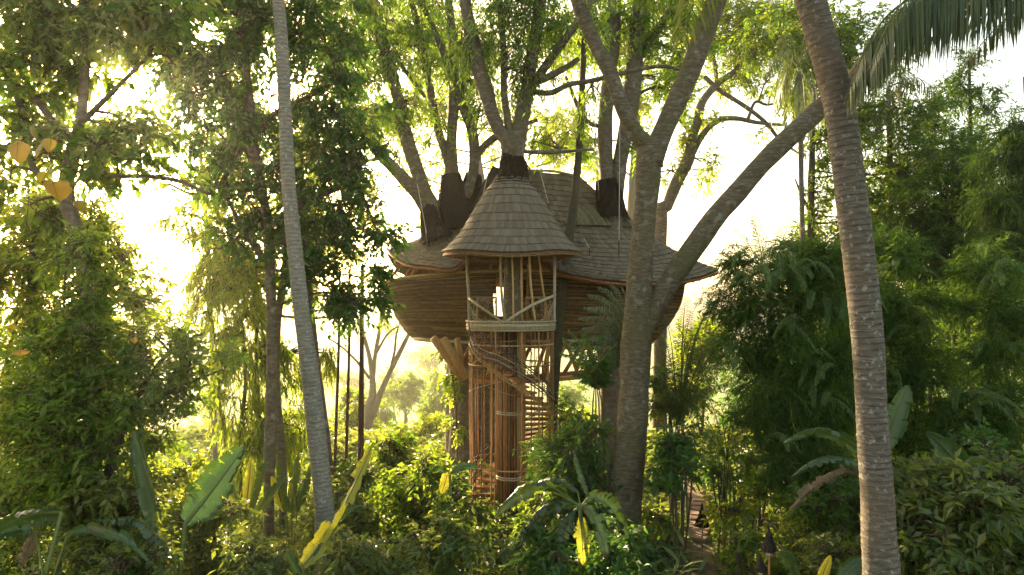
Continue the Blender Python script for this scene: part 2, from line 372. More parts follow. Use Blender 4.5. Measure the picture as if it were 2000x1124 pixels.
# ------------------------------------------------------------ ground
def ss(x, a, b):
    t = np.clip((x - a) / (b - a), 0, 1); return t * t * (3 - 2 * t)
def ground_z(x, y):
    x = np.asarray(x, float); y = np.asarray(y, float)
    edge = 34 + 12 * ss(x, 2, 30)
    drop = ss(y, edge, edge + 75)
    z = -16.0 * drop - 0.25 * ss(y, 10, 20) + 0.10 * np.sin(x * .9 + 1) * np.cos(y * .7) * (1 - drop)
    z = z + 1.6 * (1 - ss(y, 6, 15))
    terr = np.clip((y - 150) / 200, 0, 1)
    z = z + 3.5 * np.round(terr * 9) / 9 * (1)
    hill = 42 * ss(y + 60 * np.sin(x * .006 + 1.0), 480, 950)
    return z + hill * (0.75 + 0.3 * np.sin(x * .004 + 2.2)) + 0.5 * np.sin(x * .05) * np.sin(y * .04) * drop
xs = np.concatenate([-np.geomspace(1400, 40, 70), np.linspace(-38, 38, 110), np.geomspace(40, 1400, 70)])
ys = np.concatenate([np.linspace(-40, 8, 12), np.linspace(9, 40, 80), np.geomspace(41, 1500, 150)])
X, Yg = np.meshgrid(xs, ys); Z = ground_z(X, Yg)
nx, ny = len(xs), len(ys)
i = np.arange(ny - 1)[:, None] * nx + np.arange(nx - 1)[None]
f = np.stack([np.stack([i, i + 1, i + nx + 1], -1), np.stack([i, i + nx + 1, i + nx], -1)], 2).reshape(-1, 3)

def ground_mat():
    m, nt, n, l = newmat('ground_mat')
    g = n.new('ShaderNodeNewGeometry'); sp = n.new('ShaderNodeSeparateXYZ'); l.new(g.outputs['Position'], sp.inputs[0])
    nz = n.new('ShaderNodeTexNoise'); nz.inputs['Scale'].default_value = 1.3; nz.inputs['Detail'].default_value = 10; l.new(g.outputs['Position'], nz.inputs['Vector'])
    near = ramp(n, G((.35, (.03, .022, .012)), (.5, (.07, .06, .025)), (.62, (.17, .11, .05)))); l.new(nz.outputs['Fac'], near.inputs[0])
    mp = n.new('ShaderNodeMapping'); mp.inputs['Scale'].default_value = (.006, .05, .0); l.new(g.outputs['Position'], mp.inputs[0])
    n2 = n.new('ShaderNodeTexNoise'); n2.inputs['Scale'].default_value = 1.0; n2.inputs['Detail'].default_value = 6; l.new(mp.outputs[0], n2.inputs['Vector'])
    far = ramp(n, G((.35, (.05, .12, .02)), (.48, (.13, .21, .04)), (.6, (.22, .24, .07)))); l.new(n2.outputs['Fac'], far.inputs[0])
    n3 = n.new('ShaderNodeTexNoise'); n3.inputs['Scale'].default_value = .03; n3.inputs['Detail'].default_value = 8; l.new(g.outputs['Position'], n3.inputs['Vector'])
    wood = ramp(n, G((.4, (.03, .06, .02)), (.6, (.08, .11, .04)))); l.new(n3.outputs['Fac'], wood.inputs[0])
    def mask(a, b):
        r = n.new('ShaderNodeMapRange'); r.inputs[1].default_value = a; r.inputs[2].default_value = b; l.new(sp.outputs['Y'], r.inputs[0]); return r.outputs[0]
    m1 = n.new('ShaderNodeMix'); m1.data_type = 'RGBA'; l.new(mask(38, 60), m1.inputs[0]); l.new(near.outputs[0], m1.inputs[6]); l.new(far.outputs[0], m1.inputs[7])
    m2 = n.new('ShaderNodeMix'); m2.data_type = 'RGBA'; l.new(mask(420, 520), m2.inputs[0]); l.new(m1.outputs[2], m2.inputs[6]); l.new(wood.outputs[0], m2.inputs[7])
    pr = n.new('ShaderNodeBsdfPrincipled'); pr.inputs['Roughness'].default_value = .95; l.new(m2.outputs[2], pr.inputs['Base Color'])
    bp = n.new('ShaderNodeBump'); bp.inputs['Strength'].default_value = .5; bp.inputs['Distance'].default_value = .05; l.new(nz.outputs['Fac'], bp.inputs['Height']); l.new(bp.outputs[0], pr.inputs['Normal'])
    o = n.new('ShaderNodeOutputMaterial'); l.new(pr.outputs[0], o.inputs[0]); return m
g = MB().add(np.stack([X, Yg, Z], -1).reshape(-1, 3), f).build('ground', ground_mat(), smooth=True, origin=(0, 0, 0)); tag(g, kind='structure')

# haze: one closed box of thin air round camera and scene
def haze():
    m, nt, n, l = newmat('haze_air')
    v = n.new('ShaderNodeVolumePrincipled'); v.inputs['Color'].default_value = (1.0, .95, .86, 1)
    v.inputs['Density'].default_value = HAZE; v.inputs['Anisotropy'].default_value = 0.75
    o = n.new('ShaderNodeOutputMaterial'); l.new(v.outputs[0], o.inputs['Volume'])
    b = MB(); box(b, (0, 730, 13), (1500, 0, 0), (0, 790, 0), (0, 0, 33))
    o = b.build('haze', m, origin=(0, 0, 0)); tag(o, kind='stuff')
HAZE = 0.0005
haze()

# ------------------------------------------------------------ treehouse
HX = (1075 - 1000) / F * 32
house = thing('treehouse', 'bamboo treehouse with woven basket walls, shingled saddle roof and conical stair tower', 'treehouse', (HX, 32, 0))
# main roof surface
EV = [(757, 490, 32), (790, 513, 29.8), (840, 521, 28.6), (885, 525, 28.0), (912, 506, 28.3), (985, 486, 28.7), (1050, 500, 28.4), (1085, 528, 27.9), (1150, 543, 27.2), (1230, 552, 26.9),
      (1300, 550, 27.6), (1360, 543, 29.2), (1402, 527, 31.5), (1378, 538, 34.5), (1270, 552, 36.8), (1080, 556, 37.6), (900, 552, 36.8), (795, 535, 34.8)]
ev = np.array([at(*e) for e in EV])
evc = cr(np.vstack([ev[-1:], ev, ev[:2]]), 12)[12:12 + 12 * len(ev)]
seg = np.linalg.norm(np.roll(evc, -1, 0) - evc, axis=1); cum = np.concatenate([[0], np.cumsum(seg)]); PER = cum[-1]
evx = np.vstack([evc, evc[:1]])
def eave(u):
    q = (np.asarray(u) % 1.0) * PER
    return np.stack([np.interp(q, cum, evx[:, k]) for k in range(3)], -1)
RA, RB = at(1000, 332, 32.0), at(1128, 345, 32.0)
def ridge(u):
    e = eave(u); t = np.clip((e[..., 0] - ev[0][0] - 1.2) / (ev[12][0] - ev[0][0] - 2.4), 0, 1)[..., None]
    p = RA * (1 - t) + RB * t
    p = p + np.stack([np.zeros_like(t[..., 0]), np.clip(e[..., 1] - 32, -1, 1) * 0.12, -0.0 * t[..., 0]], -1)
    return p
def roof(u, t):
    u, t = np.broadcast_arrays(np.asarray(u, float), np.asarray(t, float))
    e, r = eave(u), ridge(u); T = t[..., None]
    p = e * (1 - T) + r * T
    sag = 0.55 * np.sin(np.pi * np.clip(t, 0, 1) ** 0.85)
    bulge = 0.9 * np.exp(-((e[..., 0] - at(1155, 0, 30)[0]) / 1.6) ** 2) * np.exp(-((t - .62) / .10) ** 2) * (e[..., 1] < 31)
    p[..., 2] += -sag
    return p
def rnormal(u, t, du=.004, dt=.02):
    a = roof(u + du, t) - roof(u - du, t); b = roof(u, t + dt) - roof(u, t - dt)
    n = unit(np.cross(b, a)); n = np.where(n[..., 2:3] < 0, -n, n); return n
U = np.linspace(0, 1, 181)[:-1]; T = np.linspace(0, 1, 30)
gu, gt = np.meshgrid(U, T); top = roof(gu, gt) 
nU, nT = len(U), len(T)
ii = np.arange(nT - 1)[:, None] * nU; jj = np.arange(nU)[None]; kk = (jj + 1) % nU
gf = np.stack([np.stack([ii + jj, ii + kk, ii + nU + kk], -1), np.stack([ii + jj, ii + nU + kk, ii + nU + jj], -1)], 2).reshape(-1, 3)
low = top - np.array([0, 0, .12])
deck = MB().add(top.reshape(-1, 3) - np.array([0, 0, .02]), gf).build('roof', M['shingle'], house, True)
und = MB().add(low.reshape(-1, 3) - np.array([0, 0, .04]), gf[:, ::-1])
# lattice of battens under the roof
for u in np.arange(0, 1, 1 / 70):
    p = roof(np.full(9, u), np.linspace(0.0, .55, 9)) - np.array([0, 0, .19]); tube(und, p, .025, 4, rng.uniform(.2, .9), caps=False)
for t in np.linspace(.03, .45, 9):
    uu = np.linspace(0, 1, 100); p = roof(uu, np.full(100, t)) - np.array([0, 0, .23]); tube(und, p, .022, 4, rng.uniform(.2, .9), caps=False)
und.build('roof_lining', M['underside'], house, False, kind='stuff')
eb = MB(); e = eave(np.linspace(0, 1, 200)); tube(eb, e - np.array([0, 0, .09]), .055, 6, .3, caps=False); eb.build('eave_pole', M['bamboo_red'], house, True)
rc = MB(); p = cr([at(1030, 333, 31.8), at(1080, 335, 31.8), at(1130, 345, 31.8)], 8); tube(rc, p, .07, 6); rc.build('ridge_pole', M['bamboo_pale'], house, True)

SH = bpy.data.meshes.new('shingle')
def unit_box_mesh(me, w=1, h=1, t=1):
    b = [(-.5, 0, 0), (.5, 0, 0), (-.5, 1, 0), (.5, 1, 0), (-.5, 0, 1), (.5, 0, 1), (-.47, 1, .1), (.47, 1, .1)]
    me.from_pydata([Vector(x) for x in b], [], [(0, 2, 3, 1), (4, 5, 7, 6), (0, 1, 5, 4), (2, 6, 7, 3), (0, 4, 6, 2), (1, 3, 7, 5)])
SHM = {}
def shingle_mesh(mat, k):
    key = (mat.name, k)
    if key not in SHM:
        me = bpy.data.meshes.new('shingle'); unit_box_mesh(me); me.materials.append(mat)
        a = me.attributes.new('tint', 'FLOAT', 'POINT'); a.data.foreach_set('value', [k / 5.0] * 8)
        SHM[key] = me
    return SHM[key]
def lay_shingles(rows, parent, mat, name, limit, thick=.022, front=None):
    """rows: list of (A, B, C) = lower mid point, across vector, up vector, normal"""
    allp = rows
    order = sorted(range(len(allp)), key=lambda q: front(allp[q]))
    ind = set(order[:limit]); rest = MB()
    for q, (P, A, Bv, N) in enumerate(allp):
        tn = rng.integers(0, 6)
        if q in ind:
            o = bpy.data.objects.new(name, shingle_mesh(mat, int(tn))); col.objects.link(o)
            m = Matrix.Identity(4)
            x = Vector(A); y = Vector(Bv); xn = x.normalized(); zn = xn.cross(y).normalized(); yn = zn.cross(xn)
            if zn.dot(Vector(N)) < 0: xn = -xn; zn = -zn
            for r_ in range(3):
                m[r_][0] = xn[r_] * x.length; m[r_][1] = yn[r_] * y.length; m[r_][2] = zn[r_] * thick; m[r_][3] = P[r_]
            o.parent = parent; o.matrix_world = m; o.matrix_basis = m
            w = WLOC.get(parent.name)
            if w is not None: o.matrix_parent_inverse = Matrix.Translation(w).inverted()
        else:
            n3 = unit(N); s0 = P - A * .5; s1 = P + A * .5; t0 = s0 + Bv; t1 = s1 + Bv
            v = [s0, s1, t0, t1, s0 + n3 * thick, s1 + n3 * thick, t0 + n3 * thick * .1, t1 + n3 * thick * .1]
            rest.add(v, [(4, 5, 7), (4, 7, 6), (0, 1, 5), (0, 5, 4), (0, 4, 6), (0, 6, 2), (1, 3, 7), (1, 7, 5), (0, 2, 3), (0, 3, 1)], tn / 5.0)
    rest.build(name + '_courses', mat, parent, False, kind='stuff')
rows = []
NR = 23
for j in range(NR):
    t0 = j / NR * .985; t1 = (j + 1.25) / NR * .985
    pr_ = np.linalg.norm(np.diff(roof(np.linspace(0, 1, 120), np.full(120, t0)), axis=0), axis=1).sum()
    m = max(10, int(pr_ / .16)); edges = (np.arange(m) + rng.uniform(-.16, .16, m) + (j % 2) * .5) / m
    edges = np.append(edges, edges[0] + 1)
    for q in range(m):
        a, b = edges[q], edges[q + 1]; c = (a + b) / 2
        Pm = roof(c, t0 - rng.uniform(0, .006)); A = (roof(b, t0) - roof(a, t0)) * .96; B = roof(c, min(t1, 1)) - Pm
        N = rnormal(c, t0); Pm = Pm + N * (.025 + rng.uniform(0, .014))
        if np.linalg.norm(A) < .03: continue
        rows.append((Pm, A, B, N))
def fk(r):
    P, A, B, N = r; vis = N @ unit(np.array([0, 0, CAMZ]) - P); px = P[0] / P[1] * F + 1000
    return (vis < .12) * 100 + (px < 905 or 945 < px < 1090) * 50 + P[1]
lay_shingles(rows, deck, M['shingle'], 'shingle', 300, .05, fk)
# reed vent hood on the right slope
vm = MB()
hu = np.linspace(0, 1, 800, endpoint=False); hq = roof(hu, np.full(800, .6)); hx = hq[:, 0] / hq[:, 1] * F + 1000; fr_ = hq[:, 1] < 31.5
hood_u = [hu[np.argmin(np.abs(hx - 1098) + 1e3 * ~fr_)], hu[np.argmin(np.abs(hx - 1228) + 1e3 * ~fr_)]]
for s in np.linspace(0, 1, 46):
    uu_ = np.interp(s, [0, 1], hood_u); arch = math.sin(math.pi * s) ** .7; nn = rnormal(uu_, .6)
    a0 = roof(uu_, .58 + .17 * arch) + nn * .05; a = roof(uu_, .57 + .08 * arch) + nn * (.05 + .20 * arch); b = roof(uu_, .565) + nn * (.05 + .17 * arch)
    tube(vm, cr([a0, a, b], 3), .05, 5, rng.uniform(.0, .7), caps=True)
vm.build('vent_hood', M['reed'], house, False, kind='stuff')

# woven basket hull
CXH, CYH = at(1043, 0, 32)[0], 32.2
def hull(th, s):
    """th plan angle (0 = right, -90 deg = towards the camera), s 0 bottom .. 1 rim"""
    s_ = np.asarray(s, float); th = np.asarray(th, float)
    a = 5.6 + 1.4 * np.clip(np.sin(s_ * 1.45), 0, 1) ** .75 + 0.0 * th; b = 3.0 + 1.0 * np.sin(s_ * 1.5)
    c, d = np.cos(th), np.sin(th)
    x = CXH + a * np.sign(c) * np.abs(c) ** .9; y = CYH + b * np.sign(d) * np.abs(d) ** .9
    zb = 5.72 + .28 * np.sin(th * 2 + .6) * 0.6
    zt = 8.38 + .42 * np.abs(d) ** 2 - 0.05 * c
    return np.stack([x, y, zb + (zt - zb) * s_], -1)
TH = np.linspace(0, 2 * np.pi, 241)[:-1]
hm = MB(); NROW = 62; prof = []
for r_ in range(NROW):
    for off, o_ in ((0.02, .0), (.35, .022), (.65, .022), (.98, .0)): prof.append(((r_ + off) / NROW, o_, r_))
sv = np.array([p_[0] for p_ in prof]); ov = np.array([p_[1] for p_ in prof])
gth, gs = np.meshgrid(TH, sv); hp = hull(gth, gs)
ctr = np.array([CXH, CYH, 0]); outw = unit((hp - ctr) * np.array([1, 2.6, 0]))
wob = (np.sin(gth * 120 + (np.array([p_[2] for p_ in prof]) % 2)[:, None] * np.pi) * .5 + .5)
hp = hp + outw * (ov[:, None] * (0.3 + 1.5 * wob))[:, :, None]
hp[:, :, 2] += np.sin(gth * 9 + gs * 20) * .014 + np.sin(gth * 23 + gs * 50) * .008
hp += outw * (np.sin(gth * 14 + gs * 6) * .03)[:, :, None]
tin = np.repeat(rng.uniform(0, 1, NROW), 4)[:, None] * .6 + .4 * rng.uniform(0, 1, (NROW, 24)).repeat(4, 0).repeat(10, 1)
nU2 = len(TH); ii = np.arange(len(sv) - 1)[:, None] * nU2; jj = np.arange(nU2)[None]; kk = (jj + 1) % nU2
Hpx = hp[:, :, 0] / hp[:, :, 1] * F + 1000; Hpz = HZ - (hp[:, :, 2] - CAMZ) / hp[:, :, 1] * F
door = (Hpx > 962) & (Hpx < 1032) & (Hpz < 632) & (gth > np.pi)
win = (Hpx > 964) & (Hpx < 988) & (Hpz > 545) & (Hpz < 618) & (gth < np.pi) & (gth > 0)
keep = ~(door | win)[:-1]
hf = np.stack([np.stack([ii + jj, ii + kk, ii + nU2 + kk], -1), np.stack([ii + jj, ii + nU2 + kk, ii + nU2 + jj], -1)], 2)[keep].reshape(-1, 3)
hm.add(hp.reshape(-1, 3), hf, tin.ravel()); hm.build('basket_wall', M['weave'], house, False)
ri = MB()
tube(ri, hull(np.linspace(0, 2 * np.pi, 120), 0.0) + np.array([0, 0, -.02]), .085, 7, .6, caps=False); ri.build('hull_sill', M['bamboo_pale'], house, True)
ri = MB(); tube(ri, hull(np.linspace(0, 2 * np.pi, 120), 1.0), .06, 7, .5, caps=False); ri.build('hull_rim', M['bamboo'], house, True)
fl = MB(); fp = hull(TH, np.zeros_like(TH)) + np.array([0, 0, .1]); cc = fp.mean(0)
fl.add(np.vstack([fp, cc]), [(q, (q + 1) % len(fp), len(fp)) for q in range(len(fp))]); fl.build('floor', M['underside'], house)
# doorway posts, inner partition arch
for px in (958, 1033):
    b = MB(); tube(b, cr([at(px, 634, 28.9), at(px - 2, 570, 28.8), at(px + 1, 515, 28.8)], 4), .07, 7, .5); b.build('door_post', M['bamboo'], house, True)
# posts between rim and roof
for th in np.linspace(0, 2 * np.pi, 19)[:-1]:
    a = hull(th, 1.0); 
    if 940 < a[0] / a[1] * F + 1000 < 1060 and a[1] < 32: continue
    b = MB(); tube(b, [a - np.array([0, 0, .1]), a * .9 + np.array([CXH, CYH, a[2]]) * .1 + np.array([0, 0, .9])], .05, 6, rng.uniform()); b.build('rim_post', M['bamboo_red'], house, True)
# bowed ceiling panel seen through the door bay
cp = MB(); g_ = []
for a_ in np.linspace(0, 1, 12):
    for b_ in np.linspace(0, 1, 6):
        px = 1022 + a_ * 76; sagp = math.sin(a_ * math.pi)
        g_.append(at(px, 514 + 14 * a_ * a_ + sagp * 26 * b_, 29.6 - 1.0 * b_ * sagp))
fq = []
for a_ in range(11):
    for b_ in range(5):
        q = a_ * 6 + b_; fq += [(q, q + 6, q + 7), (q, q + 7, q + 1)]
cp.add(g_, fq); cp.build('ceiling_panel', M['bamboo'], house, True)

# ---- stair tower
TX, TY = at(998, 0, 26)[0], 26.0
tower = house
ZR = 1.98 + CAMZ
CP = [(2.62, ZR), (2.22, ZR + .40), (1.88, ZR + .85), (1.62, ZR + 1.30), (1.30, ZR + 1.85), (1.02, ZR + 2.32), (.78, ZR + 2.60), (.62, ZR + 2.80), (.53, ZR + 3.02)]
cpr = cr(CP, 6)
def cone(th, t):
    th = np.asarray(th, float); q = np.asarray(t, float) * (len(cpr) - 1)
    r = np.interp(q, np.arange(len(cpr)), cpr[:, 0]); z = np.interp(q, np.arange(len(cpr)), cpr[:, 1])
    k = (1 - np.clip(t, 0, 1)) ** 4
    z = z + k * (0.10 * np.cos(2 * th) + .03 * np.sin(th * 5)); r = r * (1 + .012 * np.sin(th * 3 + 1) + .008 * np.sin(th * 7))
    return np.stack([TX + r * np.cos(th), TY + r * np.sin(th), z + 0 * r], -1)
TH2 = np.linspace(0, 2 * np.pi, 97)[:-1]; T2 = np.linspace(0, 1, 26); a_, b_ = np.meshgrid(TH2, T2); cpz = cone(a_, b_)
ii = np.arange(25)[:, None] * 96; jj = np.arange(96)[None]; kk = (jj + 1) % 96
cf = np.stack([np.stack([ii + jj, ii + kk, ii + 96 + kk], -1), np.stack([ii + jj, ii + 96 + kk, ii + 96 + jj], -1)], 2).reshape(-1, 3)
cdeck = MB().add(cpz.reshape(-1, 3), cf).build('cone_roof', M['shingle_grey'], house, True)
ul = MB(); ul.add(cpz.reshape(-1, 3) - np.array([0, 0, .07]), cf[:, ::-1])
for th in np.linspace(0, 2 * np.pi, 37)[:-1]: tube(ul, cone(np.full(7, th), np.linspace(0, .6, 7)) - np.array([0, 0, .10]), .022, 4, rng.uniform(), caps=False)
for t in (0.0, .06, .12, .2, .3): tube(ul, cone(np.linspace(0, 2 * np.pi, 60), np.full(60, t)) - np.array([0, 0, .12]), .022, 4, rng.uniform(), caps=False)
ul.build('cone_lining', M['underside'], house, False, kind='stuff')
rows = []; NC = 12
for j in range(NC):
    t0 = j / NC * .96; t1 = (j + 1.3) / NC * .96
    rr = np.interp(t0 * (len(cpr) - 1), np.arange(len(cpr)), cpr[:, 0]); m = max(28, int(2 * np.pi * rr / .095))
    th = (np.arange(m) + rng.uniform(-.2, .2, m)) / m * 2 * np.pi + j * .37; th = np.append(th, th[0] + 2 * np.pi)
    for q in range(m):
        c = (th[q] + th[q + 1]) / 2; P0 = cone(c, t0 - rng.uniform(0, .006)); A = (cone(th[q + 1], t0) - cone(th[q], t0)) * .95; B = cone(c, min(t1, 1)) - P0
        N = unit(np.cross(A, B)); N = N if N @ np.array([math.cos(c), math.sin(c), .3]) > 0 else -N
        rows.append((P0 + N * (.02 + rng.uniform(0, .012)), A, B, N))
lay_shingles(rows, cdeck, M['shingle_grey'], 'shingle', 300, .045, lambda r: r[0][1] - .25 * r[0][2] + (abs(r[0][0] - TX) > 2.5) * 5)

def collar(path, mat='thatch', n=420, name='thatch_collar', fr=.35):
    """shaggy fibre wrap round a trunk: rows (x,y,z,r) bottom to top"""
    b = MB(); a = cr(path, 6); tube(b, a[:, :3], a[:, 3], 20, .5, .03)
    k = rng.integers(0, len(a) - 1, n); th = rng.uniform(0, 2 * np.pi, n)
    P = a[k, :3] + np.stack([np.cos(th), np.sin(th), 0 * th], 1) * a[k, 3:4] * 1.02
    low = np.minimum(k - 1, 0); L = rng.uniform(.5, 1.2, n) * fr
    kb = np.maximum(k - 3, 0); dirn = unit(a[kb, :3] - a[k, :3] + np.array([0, 0, -.02]) + np.stack([np.cos(th), np.sin(th), 0 * th], 1) * (a[kb, 3:4] - a[k, 3:4] + .02))
    sticks(b, P, P + dirn * L[:, None], .016, .004, rng.uniform(0, 1, n).repeat(6))
    return b.build(name, M[mat], house, False, kind='stuff')
def cpath(rows_):
    return [[*at(px, py, Y), w * .9 / 2 / F * Y] for px, py, w, Y in rows_]
collar(cpath([(1004, 364, 66, 26), (1004, 352, 60, 26), (1004, 335, 55, 26), (1003, 318, 52, 26), (1001, 306, 45, 26), (1000, 297, 40, 26)]), n=1500, fr=.5)
collar(cpath([(855, 468, 70, 30.6), (846, 440, 54, 30.6), (843, 415, 46, 30.6), (843, 400, 34, 30.6)]), n=500)
collar(cpath([(890, 450, 96, 31.2), (886, 400, 70, 31.2), (884, 370, 54, 31.2), (881, 342, 40, 31.2)]), n=700)
collar(cpath([(905, 420, 60, 31.4), (915, 385, 46, 31.4), (921, 362, 42, 31.4), (925, 340, 34, 31.4)]), n=500)
collar(cpath([(1195, 425, 70, 30.5), (1192, 395, 58, 30.5), (1189, 370, 54, 30.5), (1186, 352, 46, 30.5)]), n=600)
collar(cpath([(935, 420, 50, 30.8), (955, 370, 36, 30.8), (972, 330, 26, 30.8)]), n=300)
cm = MB(); th = rng.uniform(0, 6.28, 2600); t_ = rng.uniform(.84, .99, 2600); A_ = cone(th, t_); B_ = cone(th, t_ - rng.uniform(.04, .10, 2600)); o_ = np.stack([np.cos(th), np.sin(th), 0 * th + .4], 1)
sticks(cm, A_ + o_ * .04, B_ + o_ * .055, .022, .008, rng.uniform(0, .4, 2600).repeat(6)); cm.build('collar_fringe', M['thatch'], house, kind='stuff')
cm = MB(); P = cone(-np.pi / 2 + rng.normal(size=300) * .14, .58 + rng.normal(size=300) * .04) + np.array([0, -.03, 0]); sticks(cm, P, P + np.stack([rng.normal(size=300) * .05 + .06, -.09 + 0 * P[:, 0], -.22 + 0 * P[:, 0]], 1), .012, .003); cm.build('fibre_tuft', M['thatch'], house, kind='stuff')

# balcony
bal = MB()
ZF = CAMZ - .60
def ringp(r, z, a0=0, a1=2 * np.pi, n=40): 
    th = np.linspace(a0, a1, n); return np.stack([TX + r * np.cos(th), TY + r * np.sin(th), z + 0 * th], 1)
def pole(name, pts, r, mat='bamboo', tint=None, parent=house, sides=6):
    b = MB(); tube(b, pts, r, sides, rng.uniform() if tint is None else tint); return b.build(name, M[mat], parent, True)
bfl = MB(); th = np.linspace(0, 2 * np.pi, 40)[:-1]
pts = np.stack([TX + 1.62 * np.cos(th), TY + 1.62 * np.sin(th), ZF - .03 + 0 * th], 1)
bfl.add(np.vstack([pts, [[TX, TY, ZF - .03]], pts - np.array([0, 0, .05]), [[TX, TY, ZF - .08]]]), [(q, (q + 1) % 39, 39) for q in range(39)] + [(40 + (q + 1) % 39, 40 + q, 79) for q in range(39)])
deckp = bfl.build('balcony_floor', M['bamboo'], house)
for k in range(5): pole('floor_pole', ringp(1.66 + .03 * (k % 2), ZF - .10 - .055 * k + .07), .034, 'bamboo_pale', parent=deckp)
pole('floor_pole', ringp(1.70, ZF + .06), .04, 'bamboo_pale', parent=deckp)
def tw_(px, py, r): # on the front half of the tower's cylinder
    x = (px - 998) / F * 24.6; x = max(-r * .999, min(r * .999, x)); y = TY - math.sqrt(r * r - x * x)
    return np.array([TX + x, y, CAMZ + (HZ - py) / F * y])
rb = 1.68
for a_, b_ in (((914, 583), (984, 631)), ((1088, 577), (986, 631))):
    pts = [tw_(a_[0] + (b_[0] - a_[0]) * s, a_[1] + (b_[1] - a_[1]) * s - (6 * math.sin(math.pi * s) if b_[0] < a_[0] else 0), rb) for s in np.linspace(0, 1, 12)]
    pole('brace_rail', pts, .055, 'bamboo_pale')
for a0, a1 in ((np.pi * 1.0, np.pi * .62), (0, np.pi * .38)):
    pole('hand_rail', ringp(1.62, ZF + .98, a0, a1, 12), .045, 'bamboo_pale'); 
    for a in np.linspace(a0, a1, 3): pole('rail_post', [ringp(1.62, ZF, a, a, 1)[0], ringp(1.62, ZF + 1.0, a, a, 1)[0]], .04, 'bamboo')
net = MB()   # random twig netting in the two rail panels
for a0, a1 in ((np.pi * 1.0, np.pi * .62), (0, np.pi * .38), (np.pi * 1.02, np.pi * 1.30), (-np.pi * .02, -np.pi * .30)):
    n = 75; s = rng.uniform(0, 1, n); h = rng.uniform(.03, .95, n); ang = rng.uniform(0, np.pi, n); L = rng.uniform(.15, .5, n)
    s2 = np.clip(s + np.cos(ang) * L / 1.9, 0, 1); h2 = np.clip(h + np.sin(ang) * L, 0, .95)
    if a0 > np.pi or a0 < 0:
        h = h * (1 - s) ; h2 = h2 * (1 - s2)
    q = lambda s_, h_: np.stack([TX + 1.60 * np.cos(a0 + (a1 - a0) * s_), TY + 1.60 * np.sin(a0 + (a1 - a0) * s_), ZF + h_], 1)
    sticks(net, q(s, h), q(s2, h2), .009, .009, rng.uniform(0, 1, n).repeat(6))
net.build('rail_netting', M['bamboo_pale'], house, False, kind='stuff')
# posts from balcony to cone roof
for spec, w in (([(906, 492), (907, 530), (913, 580), (914, 636)], 7), ([(978, 490), (979, 560), (986, 630)], 6), ([(1000, 490), (1002, 560), (1003, 632)], 4), ([(1018, 490), (1020, 632)], 5),
                ([(1033, 490), (1037, 560), (1046, 632)], 5), ([(1052, 496), (1062, 570), (1074, 632)], 4.5), ([(1088, 498), (1087, 570), (1086, 640)], 6.5)):
    pts = cr([tw_(px, py, 1.66 if abs(px - 998) > 70 else 1.64) for px, py in spec], 5); pole('roof_post', pts, w / 2 / F * 25, 'bamboo_pale' if w > 5 else 'bamboo')
# spiral stair round the bamboo-clad trunk
stair = MB()
gz = float(ground_z(TX, TY)) - .3
NT = 30; zt = np.linspace(gz + .35, ZF - .25, NT); TURN = -6.6; A0 = 3.19
st = MB(); tube(st, [[TX, TY, gz], [TX, TY, ZF - .1]], .42, 16); stairp = st.build('staircase', M['bark_dark'], house, True)
for k in range(NT):
    a = A0 + TURN * k / NT + 0
    d = np.array([math.cos(a), math.sin(a), 0]); e2 = np.array([-math.sin(a), math.cos(a), 0])
    b = MB(); box(b, np.array([TX, TY, zt[k]]) + d * 1.02, d * .52, e2 * .14, np.array([0, 0, .036]), rng.uniform()); b.build('tread', M['bamboo_red'], stairp)
    b = MB(); tube(b, [np.array([TX, TY, zt[k] - .07]) + d * .45, np.array([TX, TY, zt[k] - .07]) + d * 1.56], .028, 5, rng.uniform()); b.build('bearer', M['bamboo_red'], stairp)
for rr_, dz in ((1.56, .95), (1.54, .86), (1.57, .48), (1.56, -.08), (1.55, .02)):
    a = A0 + TURN * np.linspace(0, 1, 90); z = np.linspace(zt[0], zt[-1], 90) + dz
    b = MB(); tube(b, np.stack([TX + rr_ * np.cos(a), TY + rr_ * np.sin(a), z], 1), .026, 5, rng.uniform()); b.build('stair_rail', M['rod_dark'] if dz > 0.3 else M['bamboo'], stairp, True)
# dark bundled hand rail sweeping down across the front
for k in range(6):
    spec = [(913, 632), (920, 665), (940, 690), (975, 704), (1010, 722), (1045, 745), (1085, 778)]
    spec = [(x + rng.uniform(-2, 2), y + k * 4 - 9 + rng.uniform(-3, 3)) for x, y in spec]
    pole('sweeping_rail', cr([tw_(x, y, 1.74 + .02 * k) for x, y in spec], 6), .015, 'rod_dark' if k % 3 else 'bamboo_pale', sides=5)
for px in np.linspace(925, 1075, 14):
    y = np.interp(px, [913, 940, 975, 1010, 1045, 1085], [640, 690, 704, 722, 745, 778])
    b = MB(); tube(b, [tw_(px, y, 1.72), tw_(px + rng.uniform(-14, 14), y - 46, 1.64)], .013, 4, .5); b.build('rail_twig', M['rod_dark'], stairp)
# bamboo cladding of the core
for k in range(30):
    a = k / 30 * 2 * np.pi + rng.uniform(-.04, .04); r_ = .50 + rng.uniform(0, .03)
    z1 = ZF - .3 if k % 3 else ZF - 1.2
    pole('core_pole', np.stack([TX + r_ * np.cos(a) + np.zeros(3), TY + r_ * np.sin(a) + np.zeros(3), np.array([gz, 3.2, z1])], 1), rng.uniform(.03, .045), 'bamboo_red' if rng.uniform() < .6 else 'bamboo', parent=stairp)
for z in (3.35, 3.27, .9, .82): pole('binding', ringp(.57, z, n=24), .032, 'bamboo_pale', parent=stairp)
